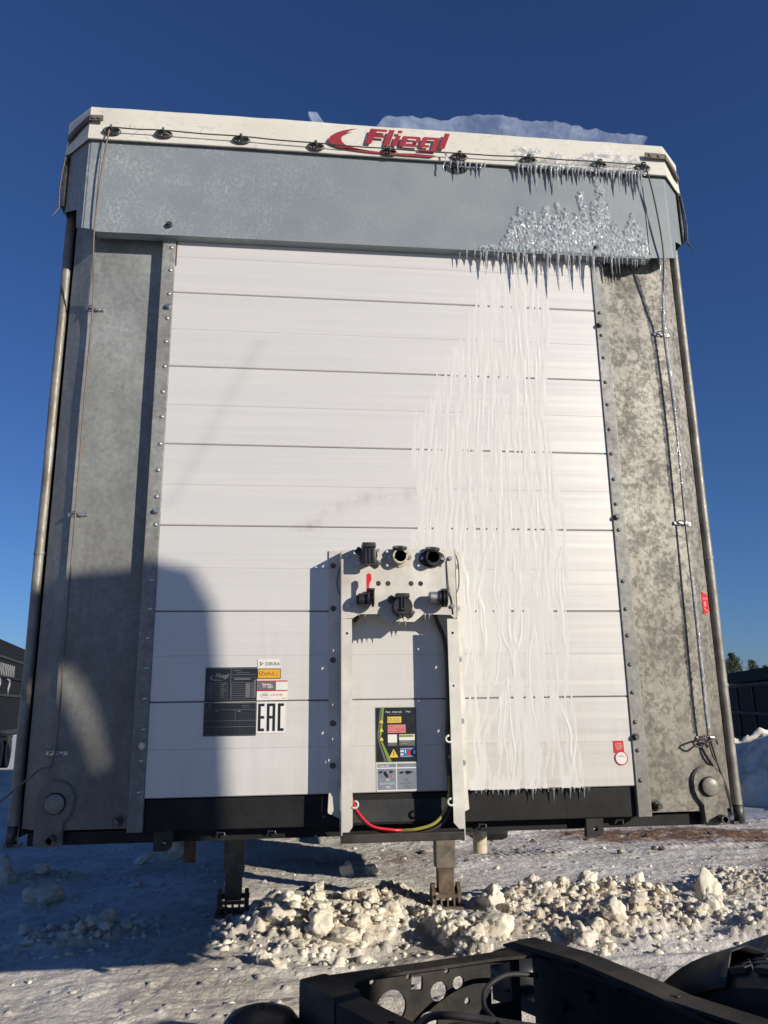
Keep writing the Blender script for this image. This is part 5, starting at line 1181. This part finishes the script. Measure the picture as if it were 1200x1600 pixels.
# local frame: +y forward along the truck (heading), +x is the side away from the camera's left; z from the yard
hd = Vector((0.5, -0.866, 0)); sd = Vector((0.866, 0.5, 0))
TR.matrix_world = Matrix(((sd.x, hd.x, 0, 0.06), (sd.y, hd.y, 0, -0.42), (0, 0, 1, -0.25), (0, 0, 0, 1)))
def rail(s):
    bm = bmesh.new()
    zt = 0.93
    y0 = -0.16 if s < 0 else 0.0
    prof_y = [(y0, 0.915), (y0+0.05, zt), (0.6, zt), (4.6, zt)]
    rows = []
    for (y, z) in prof_y:
        xo, xi = s*0.365, s*0.290
        sec = [(xo, z), (xi, z), (xi, z-0.008), (xo-s*0.008, z-0.008), (xo-s*0.008, z-0.25), (xi, z-0.25), (xi, z-0.258), (xo, z-0.258)]
        rows.append([bm.verts.new((x, y, zz)) for x, zz in sec])
    for a, b in zip(rows, rows[1:]):
        for i in range(8): bm.faces.new((a[i], a[(i+1) % 8], b[(i+1) % 8], b[i]))
    bm.faces.new(rows[0]); bm.faces.new(rows[-1])
    r = fin('frame_rail', bm, 'frame', TR)
    for y in (0.2, 0.27, 0.45, 0.52, 0.9, 1.0):
        for z in (0.86, 0.74):
            bm = bmesh.new(); cyl(bm, (s*0.365, y, z), (s, 0, 0), 0.011, 0.012, 6); fin('bolt', bm, 'frame', r)
        bm = bmesh.new(); cyl(bm, (s*0.328, y, zt), (0, 0, 1), 0.009, 0.004, 8); fin('bolt', bm, 'frame', r)
rail(-1); rail(1)
def skew(x): return -0.08+0.08*x/0.290                # the end member runs slightly askew
bm = bmesh.new()                                        # end crossmember: flat top flange with bolt holes, web with lightening holes
plate(bm, [(-0.289, 0.0), (0.289, 0.0), (0.289, 0.075), (0.20, 0.058), (-0.18, 0.058), (-0.25, 0.085), (-0.289, 0.13)], [circ(x, y, 0.006, 8) for x, y in [(-0.12, 0.030), (-0.10, 0.045), (0.13, 0.028), (0.18, 0.030), (-0.05, 0.030)]], 0.926, 0.934, xf=lambda a, y, z: Vector((a, z+skew(a), y)))
plate(bm, [(-0.289, 0.925), (0.289, 0.925), (0.289, 0.66), (-0.289, 0.66)], [circ(-0.215, 0.855, 0.032, 18), circ(-0.105, 0.835, 0.043, 22), circ(-0.03, 0.885, 0.024, 4, 0.7), circ(0.035, 0.855, 0.026, 14), circ(0.095, 0.87, 0.018, 12), circ(0.12, 0.82, 0.009, 10), circ(-0.055, 0.905, 0.007, 8), circ(-0.16, 0.905, 0.008, 8), circ(0.0, 0.78, 0.03, 12), circ(0.06, 0.905, 0.008, 8), circ(-0.17, 0.79, 0.025, 12), [(0.195, 0.80), (0.262, 0.80), (0.262, 0.905), (0.195, 0.905)]], 0.0, 0.008, xf=lambda a, y, z: Vector((a, y+skew(a)+0.004, z)))
fin('end_crossmember', bm, 'frame', TR)
bm = bmesh.new()                                        # raised wear ramp on the right rail
ram = [(-0.05, 0.925), (0.0, 0.94), (0.22, 0.944), (0.45, 0.925), (0.9, 0.87), (0.9, 0.862), (0.45, 0.912), (0.22, 0.934), (-0.05, 0.918)]
A = [bm.verts.new((0.286, y, z+0.012)) for y, z in ram]; B = [bm.verts.new((0.372, y, z+0.012)) for y, z in ram]
for i in range(len(ram)): bm.faces.new((A[i], A[(i+1) % len(ram)], B[(i+1) % len(ram)], B[i]))
bm.faces.new(A); bm.faces.new(B); fin('coupling_ramp', bm, 'frame', TR)
bm = bmesh.new(); bx(bm, -0.372, -0.286, -0.155, 0.02, 0.70, 0.945, bev=0.012); fin('rear_bracket', bm, 'frame', TR, auto=40)
bm = bmesh.new(); bx(bm, -0.286, 0.286, 0.20, 0.215, 0.60, 0.72); fin('lower_plate', bm, 'frame', TR)
for k in range(9):                                      # bolt heads, clips and ties along the inner web of the right rail
    bm = bmesh.new(); cyl(bm, (0.356, 0.12+0.1*k, 0.80+0.05*(k % 3)), (-1, 0, 0), 0.014, 0.02, 6); fin('bolt', bm, 'frame', TR)
bm = bmesh.new(); bx(bm, -0.289, 0.289, 0.95, 0.96, 0.62, 0.90); fin('crossplate', bm, 'frame', TR)
for k, pp in enumerate([[(-0.28, 0.20, 0.86), (-0.12, 0.10, 0.87), (0.05, 0.24, 0.85), (0.12, 0.35, 0.84), (0.16, 0.6, 0.82)], [(-0.28, 0.26, 0.84), (-0.1, 0.14, 0.85), (0.04, 0.27, 0.84), (0.10, 0.36, 0.83), (0.0, 0.8, 0.80)], [(0.27, 0.10, 0.89), (0.16, 0.08, 0.905), (0.06, 0.10, 0.88), (0.0, 0.25, 0.85), (-0.1, 0.9, 0.8)], [(0.30, 0.5, 0.72), (0.1, 0.42, 0.80), (-0.1, 0.5, 0.78), (-0.2, 0.9, 0.74)], [(0.33, 0.3, 0.75), (0.2, 0.5, 0.8), (0.22, 0.8, 0.78), (0.1, 1.3, 0.72)], [(0.30, 0.22, 0.74), (0.18, 0.34, 0.83), (0.30, 0.6, 0.80), (0.28, 1.1, 0.7)]]):
    bm = bmesh.new(); tube(bm, smooth_path(pp, 8), 0.010 if k < 2 else 0.007, 8); fin('air_line', bm, 'rubber', TR)
bm = bmesh.new(); tube(bm, [(-0.31, 0.62, 0.78), (-0.05, 0.62, 0.78)], 0.09, 20); tube(bm, [(0.05, 0.75, 0.72), (0.33, 0.75, 0.72)], 0.08, 20); fin('air_tank', bm, 'black', TR, auto=40)
for (x, y, z, r) in ((-0.455, -0.20, 0.85, 0.105), (0.47, -0.18, 0.83, 0.105)):     # domed spring housings
    bm = bmesh.new(); R_ = [(1.0, 0.0), (1.0, 0.035), (0.96, 0.055), (0.8, 0.075), (0.45, 0.088), (0.12, 0.092), (0.1, 0.098)]
    rings = [[bm.verts.new((x+r*a*math.cos(2*PI*k/28), y+r*a*math.sin(2*PI*k/28), z-0.06+h)) for k in range(28)] for a, h in R_]
    for a, b in zip(rings, rings[1:]):
        for k in range(28): bm.faces.new((a[k], a[(k+1) % 28], b[(k+1) % 28], b[k]))
    bm.faces.new(rings[-1]); bm.faces.new(rings[0]); bx(bm, min(x, x*0.8), max(x, x*0.8), y-0.02, y+0.25, z-0.10, z-0.062)
    fin('domed_housing', bm, 'plastic', TR, auto=40)
def truck_wheel(x, y, w=0.28, r=0.50):
    bm = bmesh.new(); n = 44
    prof = [(-w/2, r*0.60), (-w/2, r*0.93), (-w/2+0.03, r*0.99), (w/2-0.03, r*0.99), (w/2, r*0.93), (w/2, r*0.60)]
    rings = [[bm.verts.new((x+a, y+b*math.cos(2*PI*k/n), 0.50+b*math.sin(2*PI*k/n))) for k in range(n)] for a, b in prof]
    for a, b in zip(rings, rings[1:]):
        for k in range(n): bm.faces.new((a[k], a[(k+1) % n], b[(k+1) % n], b[k]))
    wl = fin('wheel', bm, 'rubber', TR, auto=40)
    bm = bmesh.new()
    for k in range(n):
        a = 2*PI*k/n
        for j, xx in enumerate(np.linspace(-w/2+0.02, w/2-0.05, 5)):
            mt = Matrix.Translation((x+xx+0.016, y, 0.50)) @ Matrix.Rotation(a+(j % 2)*PI/n, 4, 'X')
            bx(bm, -0.019, 0.019, -0.024, 0.024, r*0.985, r*1.012, mat=mt)
    fin('tread', bm, 'rubber', wl)
    bm = bmesh.new(); cyl(bm, (x-w/2+0.03, y, 0.5), (1, 0, 0), r*0.6, w-0.06, 28); fin('rim', bm, 'steel', wl)
for s in (-1, 1):
    truck_wheel(s*0.60, 0.74); truck_wheel(s*0.91, 0.74)
def fender(s, y0, ang0, ang1, r=0.545, x0=0.44, x1=1.06, yc=0.74, n=18):
    bm = bmesh.new(); rows = []
    for k in range(n+1):
        a = math.radians(ang0+(ang1-ang0)*k/n)
        row = []
        for j in range(9):
            t = j/8; rr = r+(0.0, 0.030, 0.030, 0.0, 0.030, 0.030, 0.0, 0.030, 0.0)[j]-(0.04 if j in (0, 8) else 0)
            row.append(bm.verts.new((s*(x0+(x1-x0)*t), yc-rr*math.cos(a), 0.465+rr*math.sin(a))))
        rows.append(row)
    for a, b in zip(rows, rows[1:]):
        for i in range(8): bm.faces.new((a[i], a[i+1], b[i+1], b[i]))
    o = fin('mudguard', bm, 'plastic', TR, auto=30); md = o.modifiers.new('thick', 'SOLIDIFY'); md.thickness = 0.006
    return o
fender(1, 0, -8, 72); fender(-1, 0, 40, 72)
fender(1, 0, 108, 172); fender(-1, 0, 108, 172)
# cab, deflectors, mirrors, front wheels
bm = bmesh.new(); bx(bm, -1.24, 1.24, 5.05, 7.35, 0.75, 3.15, bev=0.10)
cab = fin('cab', bm, 'cabpaint', TR, auto=40)
bm = bmesh.new()
dp = [(5.15, 3.05), (5.15, 3.85), (5.3, 4.0), (5.8, 3.95), (7.0, 3.3), (7.0, 3.05)]
rows = []
for x, k in [(-1.10, 0.80), (-1.0, 0.95), (-0.8, 1.0), (0.65, 1.0), (0.72, 0.95), (0.76, 0.80)]: rows.append([bm.verts.new((x, y, 3.05+(z-3.05)*k)) for y, z in dp])
for a, b in zip(rows, rows[1:]):
    for i in range(6): bm.faces.new((a[i], a[(i+1) % 6], b[(i+1) % 6], b[i]))
bm.faces.new(rows[0]); bm.faces.new(rows[-1]); fin('roof_deflector', bm, 'cabpaint', cab, auto=40)
bm = bmesh.new()
plate(bm, [(1.25, 0.9), (1.25, 2.6), (1.20, 3.5), (1.165, 3.85), (1.11, 3.99), (1.0, 4.05), (0.8, 4.07), (0.0, 4.06), (-0.6, 4.02), (-1.0, 3.92), (-1.18, 3.7), (-1.25, 3.3), (-1.25, 0.9)],
      [[(0.80, 3.735), (0.85, 3.75), (0.89, 3.68), (0.935, 3.53), (0.965, 3.38), (0.935, 3.37), (0.90, 3.49), (0.86, 3.60), (0.815, 3.68)]], 4.75, 4.79, xf=lambda a, y, z: Vector((a, y, z)))
fin('cab_shadow_plate', bm, 'cabpaint', cab)  # unseen plate added; outline and slot shape the shadow on the trailer
bm = bmesh.new(); bx(bm, -1.05, 1.05, 7.345, 7.37, 2.0, 2.95, bev=0.01); fin('windscreen', bm, 'glass', cab)
for s in (-1, 1):
    bm = bmesh.new(); bx(bm, s*1.242-0.01, s*1.242+0.01, 6.2, 7.1, 2.05, 2.85, bev=0.005); fin('side_window', bm, 'glass', cab)
    bm = bmesh.new(); bx(bm, s*1.45-0.10, s*1.45+0.10, 7.2, 7.32, 2.0, 2.75, bev=0.04); bx(bm, min(s*1.2, s*1.42), max(s*1.2, s*1.42), 7.24, 7.28, 2.7, 2.73); fin('mirror', bm, 'plastic', cab, auto=40)
    bm = bmesh.new(); bx(bm, s*1.235-0.01, s*1.235+0.01, 4.80, 5.12, 0.9, 3.0, bev=0.008); fin('side_deflector', bm, 'cabpaint', cab)
    truck_wheel(s*1.05, 6.4)
bm = bmesh.new(); bx(bm, -1.2, -0.5, 2.6, 4.2, 0.35, 0.9, bev=0.08); bx(bm, 0.5, 1.2, 2.6, 4.2, 0.35, 0.9, bev=0.08); fin('fuel_tank', bm, 'steel', TR, auto=40)
bm = bmesh.new(); plate(bm, circ(0, 2.0, 0.45, 30), [], 0.955, 1.0, xf=lambda a, y, z: Vector((a, z, y)))
fin('fifth_wheel', bm, 'frame', TR)

# ================================================================== BACKGROUND VEHICLES
def far_trailer(name, org, ang, L, w, z0, z1, label, letters=False, wheels=True, side=1):
    """side wall along local +y from the origin, body on local -side*x"""
    E_ = tag(empty(name, org, ang), label, 'trailer')
    xa, xb = (0, -side*w); lo, hi = min(xa, xb), max(xa, xb)
    ztop = z1-0.42
    bm = bmesh.new(); bx(bm, lo, hi, 0, L, z0, ztop, bev=0.02); body = fin('body', bm, 'darktarp', E_)
    bm = bmesh.new()
    hw = w/2; cx = (lo+hi)/2
    prof = [(lo-0.03, ztop+0.04), (lo+0.10, ztop+0.30), (cx-0.3, z1), (cx+0.3, z1), (hi-0.10, ztop+0.30), (hi+0.03, ztop+0.04)] if not letters else [(lo-0.02, ztop+0.02), (lo-0.02, z1-0.05), (lo+0.1, z1), (hi-0.1, z1), (hi+0.02, z1-0.05), (hi+0.02, ztop+0.02)]
    A = [bm.verts.new((x, -0.03, z)) for x, z in prof]; B = [bm.verts.new((x, L+0.03, z)) for x, z in prof]
    n = len(prof)
    for i in range(n): bm.faces.new((A[i], A[(i+1) % n], B[(i+1) % n], B[i]))
    bm.faces.new(A); bm.faces.new(B); fin('tarp_top', bm, 'darktarp', E_)
    sx = side*0.001
    bm = bmesh.new()
    for z, t in ((ztop-0.03, 0.035), ((z0+ztop)/2, 0.03), (z0+0.02, 0.06)): bx(bm, min(0, side*0.035), max(0, side*0.035), 0, L, z-t, z+t)
    fin('side_rail', bm, 'grime', body)
    for k in range(0 if letters else int(L/1.6)+1):
        bm = bmesh.new(); y = 0.05+k*1.6; bx(bm, min(0, side*0.03), max(0, side*0.03), y-0.04, y+0.04, z0+0.09, ztop-0.07); fin('side_post', bm, 'grime', body)
    bm = bmesh.new(); bx(bm, lo+0.4, hi-0.4, 0.2, L-0.2, z0-0.25, z0-0.002); bx(bm, (side*-0.08)-0.03, (side*-0.08)+0.03, 2, L*0.6, z0-0.45, z0-0.37); fin('chassis', bm, 'black', E_)
    if wheels:
        for y in ((3.4, 4.7, 6.0) if letters else (1.2, 2.5, 3.8)):
            for xx in (lo+0.02, hi-0.34):
                bm = bmesh.new(); cyl(bm, (xx, y, z0-0.48), (1, 0, 0), 0.46, 0.32, 28); cyl(bm, (xx-0.005, y, z0-0.48), (1, 0, 0), 0.25, 0.33, 20, 1); fin('wheel', bm, ['rubber', 'grime'], E_, auto=40)
        bm = bmesh.new(); bx(bm, lo+0.02, hi-0.02, 0.55 if not letters else 0.3, 4.5 if not letters else L-0.3, z0-0.09, z0-0.003); fin('mudguard', bm, 'black', E_)
    return E_, body
# left: its side faces our trailer
a1 = math.atan2(0.55, 3.4)
EL, bodyL = far_trailer('dark_trailer', (-7.15, 14.6, 0), a1, 9.0, 2.5, 0.80, 3.16, 'dark trailer with pale brush strokes on its side at the left edge', True, side=1)
bm = bmesh.new(); R6 = random.Random(3)
for k in range(15):
    y = 3.2+k*0.15; z = 2.56
    a, b = (y, z), (y+R6.uniform(-0.02, 0.07), z-0.30-R6.uniform(0, 0.05))
    if k % 2: a, b = (a[0]+0.05, a[1]), (b[0]-0.06, b[1])
    bm.faces.new([bm.verts.new((0.037, p, q)) for p, q in ((a[0]-0.022, a[1]), (a[0]+0.022, a[1]-0.01), (b[0]+0.02, b[1]), (b[0]-0.018, b[1]+0.01))])
fin('pale_lettering', bm, 'st_white', bodyL, recalc=False)
bm = bmesh.new()
for y in (3.4, 4.7): tube(bm, [(0.03, y-0.25, 2.18), (0.03, y+0.05, 2.16), (0.03, y+0.12, 2.04), (0.03, y, 1.94), (0.03, y+0.03, 1.78)], [0.01, 0.03, 0.03, 0.025, 0.008], 6)
fin('pale_swirl', bm, 'st_line', bodyL)
bm = bmesh.new(); bx(bm, -0.03, 0.05, 0.0, 9.0, 2.20, 2.25); fin('side_rail', bm, 'black', bodyL)
# right: far dark trailer, its left side toward us
a2 = -math.atan2(1.45, 4.2)
ER, bodyR = far_trailer('dark_trailer', (8.45, 10.4, -0.30), a2, 6.2, 2.5, 0.78, 2.47, 'dark covered trailer beyond the snow pile at the right edge', False, side=-1)
# unseen trailer outside the frame to the right, added to shade the tall snow pile
EO, _ = far_trailer('shade_trailer', (12.3, 1.2, -0.2), math.radians(-44), 5.2, 2.5, 1.0, 3.3, 'unseen box trailer outside the frame on the right, added for shade', True, side=1)

# ================================================================== TREES
def pine(x, y, zb, h, label, seed, bare=False):
    E_ = tag(empty('pine_tree' if not bare else 'bare_tree', (x, y, zb)), label, 'tree', 'trees behind the dark trailer')
    R = random.Random(seed)
    bm = bmesh.new(); tube(bm, [(R.uniform(-1, 1)*0.05*k, 0, h*k/8) for k in range(9)], [h*0.018*(1-k/9.0)+0.015 for k in range(9)], 7)
    for k in range(26):
        z = h*(0.35+0.62*k/26); a = R.uniform(0, 6.28); l = h*0.22*(1-k/32)*R.uniform(0.6, 1.1)
        tube(bm, [(0, 0, z), (math.cos(a)*l*0.6, math.sin(a)*l*0.6, z+l*0.12), (math.cos(a)*l, math.sin(a)*l, z+l*0.30)], [0.03, 0.02, 0.006], 5)
    fin('trunk', bm, 'bark', E_)
    if bare: return
    V, F = [], []
    for k in range(30):
        z = h*(0.33+0.67*k/30); nb = 5
        for j in range(nb):
            a = R.uniform(0, 6.28); l = h*0.24*(1-(k/33)**1.3)*R.uniform(0.5, 1.1)
            for m_ in range(16):
                t = R.uniform(0.35, 1.0); c = Vector((math.cos(a)*l*t, math.sin(a)*l*t, z+l*0.28*t))+Vector((R.gauss(0, 1), R.gauss(0, 1), R.gauss(0, 0.6)))*h*0.018
                d = Vector((R.gauss(0, 1), R.gauss(0, 1), R.gauss(0, 1)+0.5)).normalized()*h*0.026; e = d.cross(Vector((R.gauss(0, 1), R.gauss(0, 1), R.gauss(0, 1)))).normalized()*h*0.007
                i = len(V); V += [c-e, c+e, c+d]; F.append((i, i+1, i+2))
    me = bpy.data.meshes.new('crown'); me.from_pydata(V, [], F); me.update(); link('crown', me, 'needle', E_)
D0 = 62.0
for i, (px, top, lab, bare) in enumerate([(1132, 1028, 'dark pine partly behind the trailer corner post', False), (1145, 1017, 'tallest pine standing behind the dark trailer', False), (1151, 1024, 'second pine beside the tallest one', False), (1160, 1022, 'leafless tree beside the pines', True), (1176, 1028, 'slim pine top over the dark trailer roof', False), (1182, 1036, 'small pine top right of the slim one', False), (1196, 1036, 'low pine at the right picture edge', False), (1139, 1030, 'low pine left of the tallest one', False)]):
    # placed by direction angles, at a real distance of about sixty metres
    u = (px-600)/1215; ratio = (0.99365*u+0.1116)/(0.9642-0.1117*u+0.24*0.185)
    D = D0+i*3; hz = 1096.5-0.0135*(px-600)
    zt = 1.4+D*(hz-top)/1215*1.03
    pine(-0.361+ratio*D, -2.8+D, -0.3, zt+0.3, lab, 100+i, bare)

# every look-alike lump and clod is told apart by its order from the left
_by = {}
for o in COL.objects:
    if o.get('category') in ('snow chunk', 'dirt clod') and o.get('group'): _by.setdefault((o['group'], o['label']), []).append(o)
for (g_, l_), os_ in _by.items():
    if len(os_) > 1:
        os_.sort(key=lambda q: (q.location.x+0.36)/(q.location.y+2.8))
        for k, o in enumerate(os_): o['label'] = ORD[min(k, 19)]+' from left, '+l_
